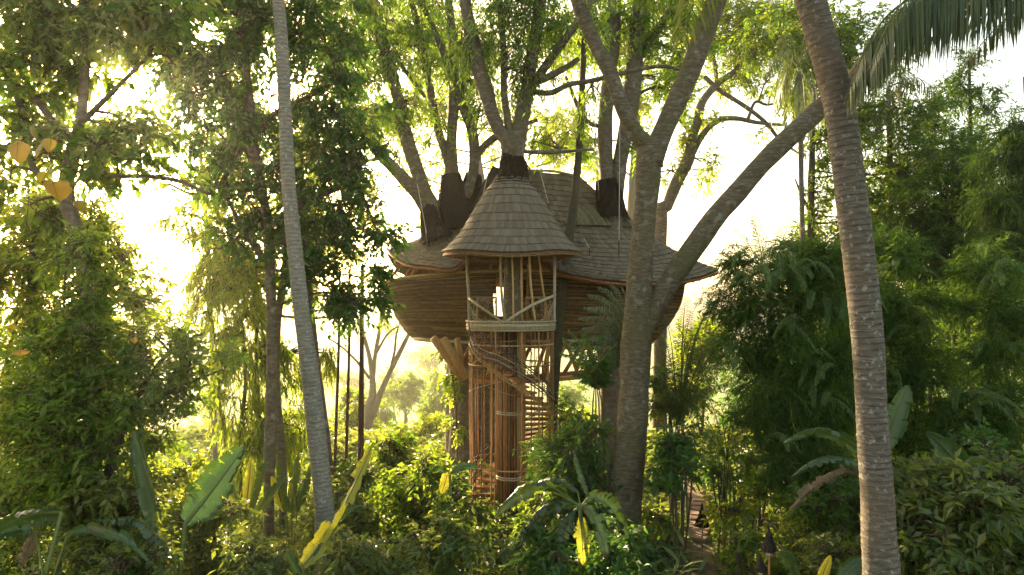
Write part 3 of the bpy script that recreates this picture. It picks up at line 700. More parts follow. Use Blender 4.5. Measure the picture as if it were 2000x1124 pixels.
# outer cage of thin poles
cage = 27
for k in range(cage):
    a = k / cage * 2 * np.pi + rng.uniform(-.07, .07)
    if 1.35 < a < 1.8 or 4.5 < a < 4.9: continue
    z0 = gz - .1; z1 = ZF + (-.05); r_ = 1.60 + rng.uniform(-.04, .04)
    l_ = rng.uniform(-.05, .05, 2)
    p = np.array([[TX + r_ * math.cos(a) + l_[0], TY + r_ * math.sin(a), z0], [TX + r_ * math.cos(a + .01), TY + r_ * math.sin(a + .01), 3.4], [TX + r_ * math.cos(a), TY + r_ * math.sin(a), z1]])
    pole('cage_pole', cr(p, 3), rng.uniform(.018, .034), 'bamboo_red' if rng.uniform() < .6 else 'bamboo', sides=5)
for z in (5.15, 5.9, 1.4): pole('cage_ring', ringp(1.60, z, n=30), .03, 'bamboo')
for k in range(22):   # loose diagonal lashings between the cage poles
    a = rng.uniform(0, 2 * np.pi); z = rng.uniform(3.8, 6.4); da = rng.uniform(.5, 1.2) * rng.choice([-1, 1])
    th = a + np.linspace(0, da, 6); pole('lashing_cane', np.stack([TX + 1.58 * np.cos(th), TY + 1.58 * np.sin(th), z + np.linspace(0, rng.uniform(-.5, .5), 6)], 1), .012, 'bamboo', sides=4)

# struts and truss below the hull
for spec, Y0, Y1, w in (([(846, 660), (905, 742)], 28.7, 29.4, 15), ([(866, 662), (910, 738)], 28.5, 29.3, 15), ([(927, 662), (903, 715)], 28.8, 29.4, 12), ([(893, 662), (903, 712)], 28.8, 29.3, 11),
                       ([(972, 664), (952, 740)], 30, 30.2, 10), ([(1075, 664), (1060, 740)], 29.5, 29.6, 9)):
    (x0, y0), (x1, y1) = spec; pole('strut', [at(x0, y0, Y0), at(x1, y1, Y1)], w / 2 / F * 30, 'bamboo', sides=8)
zb = 29.0
for dy in (0, 9): pole('truss_beam', cr([at(925, 737 + dy, zb), at(1050, 735 + dy, zb), at(1195, 722 + dy, zb)], 5), .095, 'bamboo_red', sides=8)
tz = [(1045, 733, 1068, 666), (1068, 666, 1090, 733), (1078, 733, 1108, 664), (1106, 666, 1128, 729), (1124, 729, 1146, 664), (1146, 668, 1166, 727), (1100, 732, 1134, 676), (1166, 727, 1182, 668), (1010, 733, 1040, 668)]
for x0, y0, x1, y1 in tz: pole('truss_diagonal', [at(x0, y0, zb), at(x1, y1, zb + .1)], .085, 'bamboo_red' if x0 % 4 else 'bamboo', sides=7)
pole('truss_beam', cr([at(1030, 668, zb), at(1110, 667, zb), at(1195, 662, zb)], 5), .07, 'bamboo_pale', sides=8)
# support trunks under the house
for spec, mat in (([(907, 930, 34), (908, 800, 31), (909, 730, 30), (915, 655, 30)], 'bark_tree'), ([(948, 930, 46, 32), (947, 800, 44, 32), (947, 720, 42, 32), (947, 655, 42, 32)], 'bark_tree'),
                  ([(1196, 960, 58), (1194, 850, 50), (1193, 760, 46), (1193, 655, 44)], 'bark_tree')):
    b = MB(); limb(b, 30.2, spec, 12); b.build('support_trunk', M[mat], house, True)
# stay ropes with red sleeves on the roof
for x0, y0, x1, y1, y2 in ((1055, 335, 1071, 398, 412), (1140, 465, 1151, 485, 498), (1160, 200, 1169, 372, 392), (1211, 200, 1209, 470, 502), (1315, 430, 1322, 478, 490), (1328, 440, 1338, 480, 494), (815, 360, 833, 455, 478), (830, 440, 834, 470, 490), (960, 310, 940, 395, 402)):
    b = MB(); tube(b, [at(x0, y0, 27.2), at(x1, y1, 27.2)], .014, 4); ro = b.build('stay_rope', M['rope'], house)
    b = MB(); tube(b, [at(x1, y1, 27.2), at(x1 + (x1 - x0) * .06, y2, 27.2)], .022, 5); b.build('rope_sleeve', M['stem_red'], ro)

# ------------------------------------------------------------ trees
def gz_at(px, Y): return float(ground_z((px - 1000) / F * Y, Y))
def plant(name, label, cat, Y, limbs=(), blobs=(), bark='bark_tree', leaf='leaf_mid', group=None, sides=9, rough=.05, rings=None, limbname='limb', con=True, conw=7, to_ground=True, twigs=True, **kw):
    px0 = limbs[0][0][0] if limbs else blobs[0][0]
    Yb = limbs[0][0][3] if limbs and len(limbs[0][0]) > 3 else Y
    x = (px0 - 1000) / F * Yb
    t = thing(name, label, cat, (x, Yb, float(ground_z(x, Yb))), group)
    sk = []
    for i, sp in enumerate(limbs):
        sp = [tuple(s) for s in sp]
        b = MB()
        if i == 0 and to_ground:
            z0 = float(ground_z(x, Yb)) - .2; pyg = HZ - (z0 - CAMZ) / Yb * F
            if pyg > sp[0][1] + 3: sp = [(sp[0][0] - (sp[1][0] - sp[0][0]) * .15, pyg, sp[0][2] * 1.12, Yb)] + sp
        sk.append(limb(b, Y, sp, sides, rough=rough, rings=rings)); b.build('trunk' if i == 0 else limbname, M[bark], t, True)
    tw = MB() if twigs else None; lf = MB()
    if blobs:
        if con and sk: connect(tw if tw is not None else MB(), np.vstack(sk), blobs, Y, conw)
        foliage(lf, tw, blobs, Y, **kw)
        lf.build('crown' if cat in ('tree',) else 'foliage', M[leaf], t, kind='stuff')
        if tw is not None: tw.build('branches' if cat == 'tree' else 'twigs', M['twig_green'] if leaf == 'leaf_feather' or bark == 'stem_green' else M['twig'] if bark != 'bark_far' else M['bark_far'], t, kind='stuff')
    return t

# -- forked tree right of the stair tower
plant('forked_tree', 'thick grey-barked tree forking twice in front of the right half of the roof', 'tree', 20,
      [[(1214, 1010, 74), (1222, 940, 67), (1232, 860, 62), (1238, 760, 60), (1244, 660, 58), (1249, 560, 51), (1256, 460, 47), (1264, 370, 45), (1269, 300, 49), (1272, 270, 39)],
       [(1276, 330, 39), (1268, 292, 37), (1244, 262, 32), (1218, 215, 30), (1190, 140, 28), (1160, 80, 27), (1130, 10, 26), (1108, -60, 23)],
       [(1272, 320, 44), (1290, 270, 40), (1318, 205, 41), (1350, 135, 40), (1375, 65, 40), (1402, -10, 39), (1420, -80, 33)],
       [(1252, 655, 34), (1274, 615, 40), (1300, 566, 43), (1337, 509, 42), (1370, 462, 41), (1402, 419, 41), (1439, 378, 40), (1492, 316, 38), (1560, 252, 37), (1610, 205, 37), (1670, 150, 32, 19), (1730, 60, 25, 18)]],
      [(1180, -90, 120, 60), (1400, -110, 140, 70), (1300, -80, 100, 60)], 'bark_grey', 'leaf_mid', sides=16, rough=.035, cover=1.0, Lpx=12)
# -- right coconut palm, close
def crown_fronds(parent, c, n, L, mat='leaf_palm', seed=0, droop=.9, w=.05, nl=46, ll=.9, el0=.9):
    r_ = np.random.default_rng(seed)
    for k in range(n):
        a = k * 2.4 + r_.uniform(-.2, .2); el = el0 - 1.2 * (k / n)
        d = np.array([math.cos(a) * math.cos(el), math.sin(a) * math.cos(el), math.sin(el)])
        frond(parent, c, d, L * r_.uniform(.85, 1.1), droop, ll, nl, w, mat)
def sprays(t, vol, Y, n, L, ll, seed=0):
    r_ = np.random.default_rng(seed)
    for k in range(n):
        b = vol[r_.integers(0, len(vol))]; c = at(b[0] + r_.uniform(-.7, .7) * b[2], b[1] + r_.uniform(-.9, .3) * b[3], Y + r_.uniform(-1.3, -.2))
        a = r_.uniform(0, 6.28); el = r_.uniform(.2, 1.1); d = np.array([math.cos(a) * math.cos(el), -abs(math.sin(a)) * math.cos(el), math.sin(el)])
        frond(t, c, d, L * r_.uniform(.7, 1.2), 1.5, ll, 24, .022, 'leaf_spray', name='spray', hang=.3)
def frond(parent, base, d, L, droop, ll, nl, w, mat, pts=None, name='frond', hang=.35, stem='stem_green', curl=0.0):
    if pts is None:
        s = np.linspace(0, 1, 12)[:, None]; d = unit(d)
        pts = np.asarray(base) + d * L * s * (1 - .12 * s) + np.array([0, 0, -1.0]) * L * droop * .5 * s ** 2.2
    pts = cr(pts, 4) if len(pts) < 10 else np.asarray(pts)
    cum_ = np.concatenate([[0], np.cumsum(np.linalg.norm(np.diff(pts, axis=0), axis=1))]); Lt = cum_[-1]
    t = np.linspace(.12, .995, nl).repeat(2); sg = np.tile([1., -1.], nl)
    P = np.stack([np.interp(t * Lt, cum_, pts[:, k]) for k in range(3)], 1)
    T = unit(np.stack([np.interp(np.clip(t + .03, 0, 1) * Lt, cum_, pts[:, k]) - np.interp((t - .03) * Lt, cum_, pts[:, k]) for k in range(3)], 1))
    S = unit(np.cross(T, np.array([0, 0, 1.0]) + 1e-3)) * sg[:, None]
    n = len(t); ln = ll * np.clip(np.sin(np.pi * (t * .82 + .14)) ** .6, .15, 1) * rng.uniform(.85, 1.1, n)
    D = unit(T * (.45 + .5 * t[:, None]) + S * 1.0 + np.array([0, 0, 1.]) * (.15 - hang) + rng.normal(size=(n, 3)) * .09)
    D2 = unit(D + np.array([0, 0, -1.]) * (hang * 1.6 + .25) + rng.normal(size=(n, 3)) * .06); D3 = unit(D2 + np.array([0, 0, -1.]) * hang * 1.6)
    W = w * .5
    a = P + D * (ln * .35)[:, None]; b = a + D2 * (ln * .35)[:, None]; c = b + D3 * (ln * .3)[:, None]
    s1 = unit(np.cross(D, T + .01)); s1 = unit(np.cross(D, s1)); 
    v = np.stack([P, a + s1 * W, a - s1 * W, b + s1 * W * .8, b - s1 * W * .8, c], 1).reshape(-1, 3)
    f = np.array([(0, 1, 2), (1, 3, 4), (1, 4, 2), (3, 5, 4)]); f = (f[None] + (np.arange(n) * 6)[:, None, None]).reshape(-1, 3)
    m = MB(); m.add(v, f, np.clip(rng.normal(.5, .22, n), 0, 1).repeat(6)); o = m.build(name, M[mat], parent, kind='stuff' if False else None)
    r = MB(); tube(r, pts, np.linspace(max(.012, Lt * .009), .004, len(pts)), 5, .5); r.build('rachis', M[stem], o, True)
    return o
rp = plant('coconut_palm', 'close brown ringed palm trunk leaning through the right side of the picture', 'palm tree', 10,
      [[(1722, 1150, 66), (1716, 1050, 62), (1713, 960, 60), (1706, 860, 58), (1700, 760, 57), (1694, 660, 57), (1684, 560, 57), (1674, 470, 57), (1662, 380, 56), (1652, 300, 57), (1640, 215, 57), (1620, 130, 56), (1600, 60, 55), (1578, -20, 54), (1550, -130, 50), (1520, -260, 48)]], (),
      'bark_palm', sides=26, rough=.02, rings=(.085, .035))
crown_fronds(rp, at(1520, -262, 10), 9, 3.6, seed=1, nl=30)
lp = plant('coconut_palm', 'slender pale ringed palm trunk rising left of the treehouse', 'palm tree', 17,
      [[(634, 1020, 38), (630, 960, 37), (622, 880, 36), (611, 780, 35), (600, 690, 33), (588, 600, 31), (577, 500, 29), (567, 400, 27), (560, 300, 26), (556, 200, 25), (552, 110, 24), (546, 30, 23), (540, -40, 22), (532, -150, 21)]], (),
      'bark_pale', sides=18, rough=.02, rings=(.10, .03))
crown_fronds(lp, at(532, -152, 17), 10, 3.4, seed=2, nl=30)
# big hanging frond, top right, with the palm it grows on just outside the frame
op = plant('coconut_palm', 'palm outside the right edge whose long frond hangs across the top right corner', 'palm tree', 9.2,
      [[(2190, 1150, 60), (2180, 700, 56), (2170, 300, 52), (2160, -60, 50)]], (), 'bark_palm', sides=14, rough=.012, rings=(.085, .03))
fp_ = np.array([at(2150, -75, 9.2), at(2040, -85, 9.1), at(1920, -55, 9.0), at(1820, -22, 9.0), at(1745, 20, 9.0), at(1695, 85, 9.0), at(1660, 172, 9.0)])
for k, dy in enumerate((0, -.10, .12)):
    frond(op, None, None, 0, 0, 1.35 - .1 * k, 120, .030, 'leaf_palm', pts=fp_ + np.array([.10 * k, dy * 3, -dy * .6 + .06 * k]), hang=1.15)
crown_fronds(op, at(2160, -62, 9.2) + np.array([.3, 0, 0]), 5, 2.5, seed=9, nl=24)
# thin trunk beside the tower
plant('slender_tree', 'thin dark mossy trunk standing against the right side of the stair tower', 'tree', 28.3,
      [[(1074, 960, 20), (1078, 860, 20), (1082, 760, 21), (1088, 660, 22), (1097, 580, 21), (1108, 490, 19), (1118, 420, 17), (1126, 350, 16), (1132, 280, 15), (1137, 180, 13), (1141, 70, 11), (1145, 0, 9)]],
      [(1150, 0, 40, 40), (1120, 60, 20, 30)], 'bark_dark', 'leaf_mid', cover=.8, Lpx=10)
# -- host trees growing through the roof
plant('host_tree', 'host tree rising through the peak of the conical tower roof', 'tree', 26,
      [[(1002, 640, 38), (1002, 560, 37), (1003, 480, 36), (1003, 400, 34), (1002, 320, 42), (1002, 285, 48), (1000, 262, 46)],
       [(1006, 292, 30), (980, 262, 26), (962, 225, 28), (948, 175, 29), (932, 120, 28), (918, 60, 26), (905, -20, 24)],
       [(1000, 285, 22), (990, 225, 15), (984, 170, 14), (984, 110, 13), (980, 50, 12), (974, -20, 11)],
       [(1008, 290, 34), (1018, 235, 30), (1026, 190, 28), (1036, 130, 26), (1046, 70, 24), (1058, -20, 22)],
       [(1028, 190, 16), (1052, 150, 18), (1080, 110, 17), (1105, 75, 16), (1130, 40, 14), (1165, -10, 12)],
       [(1034, 178, 12), (1075, 182, 11), (1110, 166, 10), (1145, 160, 10), (1190, 150, 9), (1240, 138, 8), (1300, 130, 7), (1350, 145, 5)],
       [(1040, 160, 14), (1062, 155, 15), (1100, 135, 12), (1130, 115, 10)],
       [(1015, 296, 8), (1060, 298, 8), (1110, 296, 6), (1160, 292, 5)]],
      [(1040, 120, 50, 45), (1060, 40, 60, 50), (930, 60, 50, 50), (1000, 30, 60, 50), (1130, 40, 60, 40), (1010, 130, 30, 60), (1160, 190, 50, 25, 27, .6), (1075, 270, 60, 25, 28, .6), (990, -60, 120, 60)],
      'bark_tree', 'leaf_bright', sides=12, Lpx=13, ratio=.28, cover=.8, droop=.8, twig=3)
plant('host_tree', 'host tree with four slim limbs in the middle dark collar left of the tower', 'tree', 31.2,
      [[(893, 655, 44), (893, 560, 44), (890, 450, 40), (886, 380, 36), (882, 340, 30), (882, 280, 22), (886, 200, 21), (886, 100, 19), (876, 0, 15), (872, -40, 13)],
       [(886, 352, 22), (870, 300, 18), (852, 240, 17), (840, 175, 15), (824, 90, 14), (806, 10, 12), (796, -50, 10)],
       [(905, 400, 30), (922, 350, 24), (926, 300, 21), (922, 255, 20), (900, 200, 17), (876, 130, 15), (848, 60, 12), (810, -20, 9)],
       [(924, 320, 16), (940, 292, 15), (968, 268, 15), (1000, 250, 10), (1050, 235, 7)],
       [(926, 270, 8), (905, 220, 9), (905, 140, 9), (915, 60, 8), (918, -30, 7)]],
      [(850, 60, 55, 60), (880, 150, 45, 50), (800, 90, 50, 50), (930, 160, 40, 60), (860, 250, 30, 40), (820, -30, 90, 50), (950, 220, 40, 40, 31, .6)],
      'bark_tree', 'leaf_bright', sides=10, Lpx=12, ratio=.27, cover=.75, droop=.9, twig=3)
plant('host_tree', 'host tree with two leaning limbs rising from the leftmost thatch collar on the roof', 'tree', 30.6,
      [[(900, 655, 50), (880, 560, 46), (855, 455, 40), (843, 400, 32), (826, 365, 27), (800, 290, 27), (782, 215, 26), (764, 140, 24), (742, 70, 21), (712, 0, 18), (700, -40, 16)],
       [(838, 415, 28), (815, 380, 26), (780, 340, 25), (742, 300, 24), (706, 250, 20), (672, 190, 16), (646, 140, 13), (620, 80, 10)],
       [(722, 60, 8), (760, 100, 8), (800, 150, 8), (830, 190, 7)]],
      [(720, 40, 80, 60), (680, 130, 70, 50), (760, 100, 60, 50), (720, 210, 50, 45), (790, 200, 40, 40), (640, 60, 60, 50), (760, 280, 35, 40, 31, .8), (700, 320, 60, 45, 31, .8), (690, -40, 110, 50)],
      'bark_tree', 'leaf_bright', sides=10, Lpx=12, ratio=.27, cover=.8, droop=.9, twig=3)
plant('host_tree', 'host tree with two upright limbs behind the right shoulder of the shingled roof', 'tree', 30.5,
      [[(1194, 655, 50), (1194, 540, 48), (1192, 420, 44), (1186, 360, 30), (1183, 300, 28), (1182, 230, 28), (1190, 150, 28), (1198, 70, 27), (1200, -30, 24)],
       [(1198, 400, 34), (1206, 350, 30), (1216, 290, 30), (1230, 215, 34), (1238, 140, 32), (1244, 60, 30), (1252, -30, 27)],
       [(1236, 130, 14), (1262, 90, 16), (1290, 50, 15), (1322, 0, 13)],
       [(1205, 110, 12), (1180, 70, 13), (1150, 20, 12), (1140, -20, 10)],
       [(1190, 250, 8), (1150, 240, 8), (1125, 200, 8), (1105, 150, 6)]],
      [(1290, 60, 60, 50), (1330, 110, 50, 45), (1210, 60, 50, 50), (1150, 110, 40, 40), (1280, 150, 50, 35), (1330, 190, 40, 25, 31, .8), (1250, 290, 25, 40, 31, .7), (1160, 280, 25, 40, 31, .7), (1270, 0, 110, 50)],
      'bark_tree', 'leaf_bright', sides=12, Lpx=11, ratio=.45, cover=.95, droop=.3)
# -- trees behind the house
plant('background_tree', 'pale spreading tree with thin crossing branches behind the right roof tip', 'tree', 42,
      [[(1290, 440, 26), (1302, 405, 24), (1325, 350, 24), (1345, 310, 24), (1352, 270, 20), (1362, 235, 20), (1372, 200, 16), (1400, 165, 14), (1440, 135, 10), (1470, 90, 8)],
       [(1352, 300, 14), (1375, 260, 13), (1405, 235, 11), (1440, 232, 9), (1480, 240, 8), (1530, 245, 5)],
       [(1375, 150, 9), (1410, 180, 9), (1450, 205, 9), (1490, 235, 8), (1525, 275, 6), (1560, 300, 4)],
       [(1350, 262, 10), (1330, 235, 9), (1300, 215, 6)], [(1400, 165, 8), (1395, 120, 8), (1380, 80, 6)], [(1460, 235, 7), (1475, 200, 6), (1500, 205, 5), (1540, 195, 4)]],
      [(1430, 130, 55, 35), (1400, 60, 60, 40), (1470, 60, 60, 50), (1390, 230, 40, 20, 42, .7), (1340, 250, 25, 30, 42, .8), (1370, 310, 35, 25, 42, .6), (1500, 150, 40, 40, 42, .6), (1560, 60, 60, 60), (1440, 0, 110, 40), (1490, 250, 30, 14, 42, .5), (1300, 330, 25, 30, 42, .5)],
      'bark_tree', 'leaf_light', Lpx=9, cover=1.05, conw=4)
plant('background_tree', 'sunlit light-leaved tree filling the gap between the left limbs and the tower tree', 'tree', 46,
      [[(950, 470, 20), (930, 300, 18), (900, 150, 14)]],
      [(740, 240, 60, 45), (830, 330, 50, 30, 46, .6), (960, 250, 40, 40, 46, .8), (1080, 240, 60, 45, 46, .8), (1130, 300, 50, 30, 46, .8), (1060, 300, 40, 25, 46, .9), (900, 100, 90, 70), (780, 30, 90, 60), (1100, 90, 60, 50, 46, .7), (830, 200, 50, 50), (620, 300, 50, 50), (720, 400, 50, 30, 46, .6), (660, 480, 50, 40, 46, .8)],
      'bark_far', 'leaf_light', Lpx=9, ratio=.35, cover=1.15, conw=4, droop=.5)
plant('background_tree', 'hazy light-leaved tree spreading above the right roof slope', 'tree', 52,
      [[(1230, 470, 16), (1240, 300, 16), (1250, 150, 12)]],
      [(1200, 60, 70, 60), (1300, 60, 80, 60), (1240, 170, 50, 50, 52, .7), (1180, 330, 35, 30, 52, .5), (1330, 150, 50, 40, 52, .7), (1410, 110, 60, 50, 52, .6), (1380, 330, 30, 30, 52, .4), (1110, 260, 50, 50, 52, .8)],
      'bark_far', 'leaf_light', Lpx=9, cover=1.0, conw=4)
# -- left side
plant('broad_leaved_tree', 'tall slim-trunked tree with dark leaves hanging left of the roof', 'tree', 20,
      [[(524, 1030, 22), (526, 940, 22), (528, 820, 21), (531, 700, 21), (530, 600, 20), (526, 500, 19), (519, 420, 18), (506, 340, 18), (494, 270, 17), (487, 190, 15), (478, 100, 13), (466, 0, 11), (460, -40, 10)],
       [(520, 450, 14), (560, 420, 12), (610, 390, 10), (660, 370, 8), (700, 360, 6)], [(500, 320, 12), (470, 290, 11), (430, 360, 8), (380, 380, 6), (330, 360, 5)],
       [(494, 270, 10), (540, 220, 10), (600, 190, 8), (660, 160, 6)], [(524, 520, 12), (490, 470, 12), (460, 420, 8), (440, 380, 6)]],
      [(400, 60, 90, 60), (470, 130, 70, 60), (440, 230, 70, 60), (380, 160, 55, 50), (630, 60, 70, 60), (620, 170, 65, 60), (680, 230, 70, 45), (620, 290, 60, 40), (700, 310, 60, 40), (640, 380, 60, 45), (720, 400, 50, 40), (650, 470, 55, 45), (740, 465, 45, 30), (620, 550, 45, 40), (700, 540, 55, 40), (690, 610, 50, 35), (740, 600, 30, 30), (430, 330, 60, 50), (490, 400, 40, 50), (450, 470, 45, 40), (300, 30, 60, 50), (520, -30, 220, 50), (370, 250, 40, 50, 20, .7), (500, 60, 60, 60), (490, 230, 50, 50), (560, 330, 50, 50), (580, 480, 50, 50), (600, 430, 50, 40), (660, 100, 60, 50), (350, 90, 50, 40)],
      'bark_tree', 'leaf_dark', Lpx=15, ratio=.5, cover=1.5, droop=.45, twig=2.2, conw=6)
plant('broad_leaved_tree', 'second thin trunk leaning just behind the slim dark-leaved tree', 'tree', 23,
      [[(552, 930, 16), (546, 840, 17), (538, 740, 17), (540, 640, 16), (552, 560, 14), (560, 470, 12), (566, 380, 10)]],
      [(500, 560, 40, 50), (580, 460, 50, 50), (470, 520, 40, 60), (590, 380, 40, 50), (460, 380, 60, 60)], 'bark_tree', 'leaf_light', Lpx=12, cover=1.3, droop=.4)
plant('slender_tree', 'straight grey trunk just right behind the pale palm', 'tree', 22,
      [[(640, 950, 26), (634, 880, 25), (624, 790, 24), (613, 700, 23), (604, 620, 21), (598, 540, 19), (594, 450, 17), (590, 350, 14)]], [(600, 330, 40, 50), (640, 250, 60, 50)], 'bark_tree', 'leaf_mid', Lpx=12, cover=1.0)
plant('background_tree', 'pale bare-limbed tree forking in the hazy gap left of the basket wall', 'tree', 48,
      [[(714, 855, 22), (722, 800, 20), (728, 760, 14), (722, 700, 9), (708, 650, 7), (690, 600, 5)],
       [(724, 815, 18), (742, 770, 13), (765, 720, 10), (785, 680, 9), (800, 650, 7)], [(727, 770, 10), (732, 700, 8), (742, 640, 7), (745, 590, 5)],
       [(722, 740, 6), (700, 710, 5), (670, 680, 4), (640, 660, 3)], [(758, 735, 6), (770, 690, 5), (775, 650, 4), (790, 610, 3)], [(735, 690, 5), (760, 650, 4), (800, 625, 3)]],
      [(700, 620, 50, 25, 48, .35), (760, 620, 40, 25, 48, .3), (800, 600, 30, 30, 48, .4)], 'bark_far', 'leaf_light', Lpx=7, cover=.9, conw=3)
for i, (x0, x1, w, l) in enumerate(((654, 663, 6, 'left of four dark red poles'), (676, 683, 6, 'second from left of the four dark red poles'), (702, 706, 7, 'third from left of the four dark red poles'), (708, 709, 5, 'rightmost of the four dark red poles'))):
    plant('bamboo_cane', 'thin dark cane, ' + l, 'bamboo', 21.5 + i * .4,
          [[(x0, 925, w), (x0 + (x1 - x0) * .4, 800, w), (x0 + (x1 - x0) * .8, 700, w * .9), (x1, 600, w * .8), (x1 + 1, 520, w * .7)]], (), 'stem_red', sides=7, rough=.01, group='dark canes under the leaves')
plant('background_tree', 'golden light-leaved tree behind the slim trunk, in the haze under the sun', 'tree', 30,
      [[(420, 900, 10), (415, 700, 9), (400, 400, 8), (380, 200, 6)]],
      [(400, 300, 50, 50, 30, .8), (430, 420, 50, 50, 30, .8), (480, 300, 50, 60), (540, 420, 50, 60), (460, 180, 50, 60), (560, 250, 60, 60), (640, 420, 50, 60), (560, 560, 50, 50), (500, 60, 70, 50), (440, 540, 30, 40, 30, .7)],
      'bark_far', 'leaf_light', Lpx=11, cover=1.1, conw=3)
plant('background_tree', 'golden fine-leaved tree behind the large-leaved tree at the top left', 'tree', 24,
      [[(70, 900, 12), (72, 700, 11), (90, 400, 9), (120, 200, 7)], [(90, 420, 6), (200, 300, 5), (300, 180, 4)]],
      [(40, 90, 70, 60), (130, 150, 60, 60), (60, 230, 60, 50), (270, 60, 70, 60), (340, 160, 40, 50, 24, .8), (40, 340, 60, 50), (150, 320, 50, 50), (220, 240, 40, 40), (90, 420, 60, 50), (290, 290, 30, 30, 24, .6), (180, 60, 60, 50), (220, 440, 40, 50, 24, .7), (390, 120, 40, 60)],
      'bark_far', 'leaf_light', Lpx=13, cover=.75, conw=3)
T1 = plant('teak_tree', 'large-leaved tree with dark crooked limbs at the top left corner under the sun', 'tree', 15.5,
      [[(182, 740, 30), (176, 640, 30), (168, 560, 30), (156, 480, 30), (136, 410, 28), (130, 360, 26), (146, 290, 26), (158, 230, 20), (166, 150, 17), (172, 60, 14), (176, -40, 12)],
       [(-30, 90, 26), (10, 125, 24), (36, 190, 18), (52, 250, 16), (56, 300, 12), (80, 350, 10), (125, 400, 8)], [(30, 165, 13), (75, 200, 14), (105, 240, 15), (146, 272, 16)],
       [(160, 350, 10), (220, 345, 9), (290, 345, 9), (350, 355, 8), (410, 380, 7)], [(150, 250, 12), (200, 200, 10), (250, 150, 8), (290, 110, 6)]],
      [(40, 40, 80, 60), (140, 60, 80, 60), (90, 140, 60, 50), (200, 50, 60, 50), (290, 60, 50, 50), (30, 260, 50, 50), (100, 300, 60, 35), (225, 290, 60, 35), (250, 240, 50, 40), (270, 330, 50, 20), (60, 400, 60, 40), (190, 240, 40, 35), (330, 110, 30, 30, 15.5, .7), (345, 350, 60, 14, 15.5, .6), (150, -30, 200, 50), (20, 130, 40, 40), (80, 20, 110, 50), (170, 130, 60, 40), (250, 20, 80, 40), (60, 200, 60, 40), (190, 310, 50, 40), (280, 270, 40, 40), (20, 340, 50, 50), (330, 30, 60, 50)],
      'bark_tree', 'leaf_mid', Lpx=20, ratio=.62, cover=1.35, droop=.5, twig=1.8, k=6, conw=7)
def heart_leaf(parent, px, py, w, h, Y, yaw, tint, mat, pitch=.3):
    b = MB(); c = at(px, py, Y); s = Y / F; n = 9; v = []; f_ = []
    X_ = np.array([math.cos(yaw), math.sin(yaw), 0]); Y_ = unit(np.array([-math.sin(yaw) * math.sin(pitch), math.cos(yaw) * math.sin(pitch), -math.cos(pitch)]))
    N_ = np.cross(X_, Y_)
    for i in range(n + 1):
        t = i / n; wd = math.sin(math.pi * min(1, t * .93 + .07) ** .72) ** .8 if 0 < t < 1 else (.25 if t == 0 else 0)
        for k in (-1, -.5, 0, .5, 1):
            v.append(c + Y_ * (t - .5) * h * s + X_ * k * wd * w * .5 * s * (1 + .05 * math.sin(i * 3 + px) + .06 * rng.normal()) + N_ * s * w * (.22 * abs(k) ** 1.5 + .07 * math.sin(i * 2.2 + k * 3 + px) * abs(k) + .35 * (t - .4) ** 2))
    for i in range(n):
        for k in range(4):
            q = i * 5 + k; f_ += [(q, q + 1, q + 6), (q, q + 6, q + 5)]
    b.add(v, f_, tint); o = b.build('leaf', M[mat], parent, True)
    b = MB(); tube(b, [c + Y_ * (t - .5) * h * s - N_ * .004 for t in (-.35, 0, .5, .95)], [.006, .005, .004, .002], 4); b.build('midrib', M['stem_green'], o, True)
hl = [(34, 295, 40, 46, .3, .8, 'leaf_yellow'), (72, 292, 26, 34, -.9, .5, 'leaf_yellow'), (110, 378, 50, 46, .2, .9, 'leaf_yellow'), (152, 408, 40, 28, -.6, .3, 'leaf_yellow'), (98, 286, 24, 28, .9, .7, 'leaf_yellow'), (84, 350, 22, 30, 1.2, .3, 'leaf_yellow'), (60, 260, 30, 24, -.8, .1, 'leaf_yellow'), (20, 645, 22, 14, .2, .9, 'leaf_yellow'), (40, 688, 28, 12, .5, .95, 'leaf_yellow'), (262, 668, 14, 16, .3, .9, 'leaf_yellow')]
lb = MB()
for q in hl:
    A_ = at(q[0], q[1] - q[3] * .3, 11 if q[0] < 100 else 12); B_ = A_ + np.array([rng.uniform(-.2, .2), .35, rng.uniform(.1, .35)]); C_ = B_ + np.array([rng.uniform(-.3, .3), 1.2, rng.uniform(-.1, .3)])
    tube(lb, cr([A_, B_, C_], 4), [.006] * 9, 4, caps=False)
lb.build('leafy_twigs', M['twig'], T1, kind='stuff')
for px, py, w, h, yaw, tn, mat in hl:
    heart_leaf(T1, px, py, w, h, 11 if px < 100 else 12, yaw, tn, mat, rng.uniform(-.5, .9))
plant('background_tree', 'bushy yellow-green tree lit by the sun on the left edge below the large leaves', 'tree', 18,
      [[(60, 900, 20), (70, 700, 16), (60, 560, 12), (70, 450, 8)], [(64, 760, 10), (110, 650, 9), (180, 560, 7), (220, 510, 5)]],
      [(50, 480, 80, 60), (150, 500, 70, 60), (230, 530, 60, 50), (30, 590, 60, 60), (120, 610, 70, 60), (240, 600, 60, 50), (70, 690, 90, 60), (200, 690, 70, 60), (270, 640, 35, 50), (60, 430, 60, 40), (20, 760, 60, 60), (230, 470, 35, 30), (120, 430, 60, 50), (30, 540, 60, 50), (180, 420, 40, 35), (100, 760, 80, 60), (190, 780, 60, 60)],
      'bark_tree', 'leaf_light', Lpx=15, ratio=.48, cover=1.55, droop=.25)
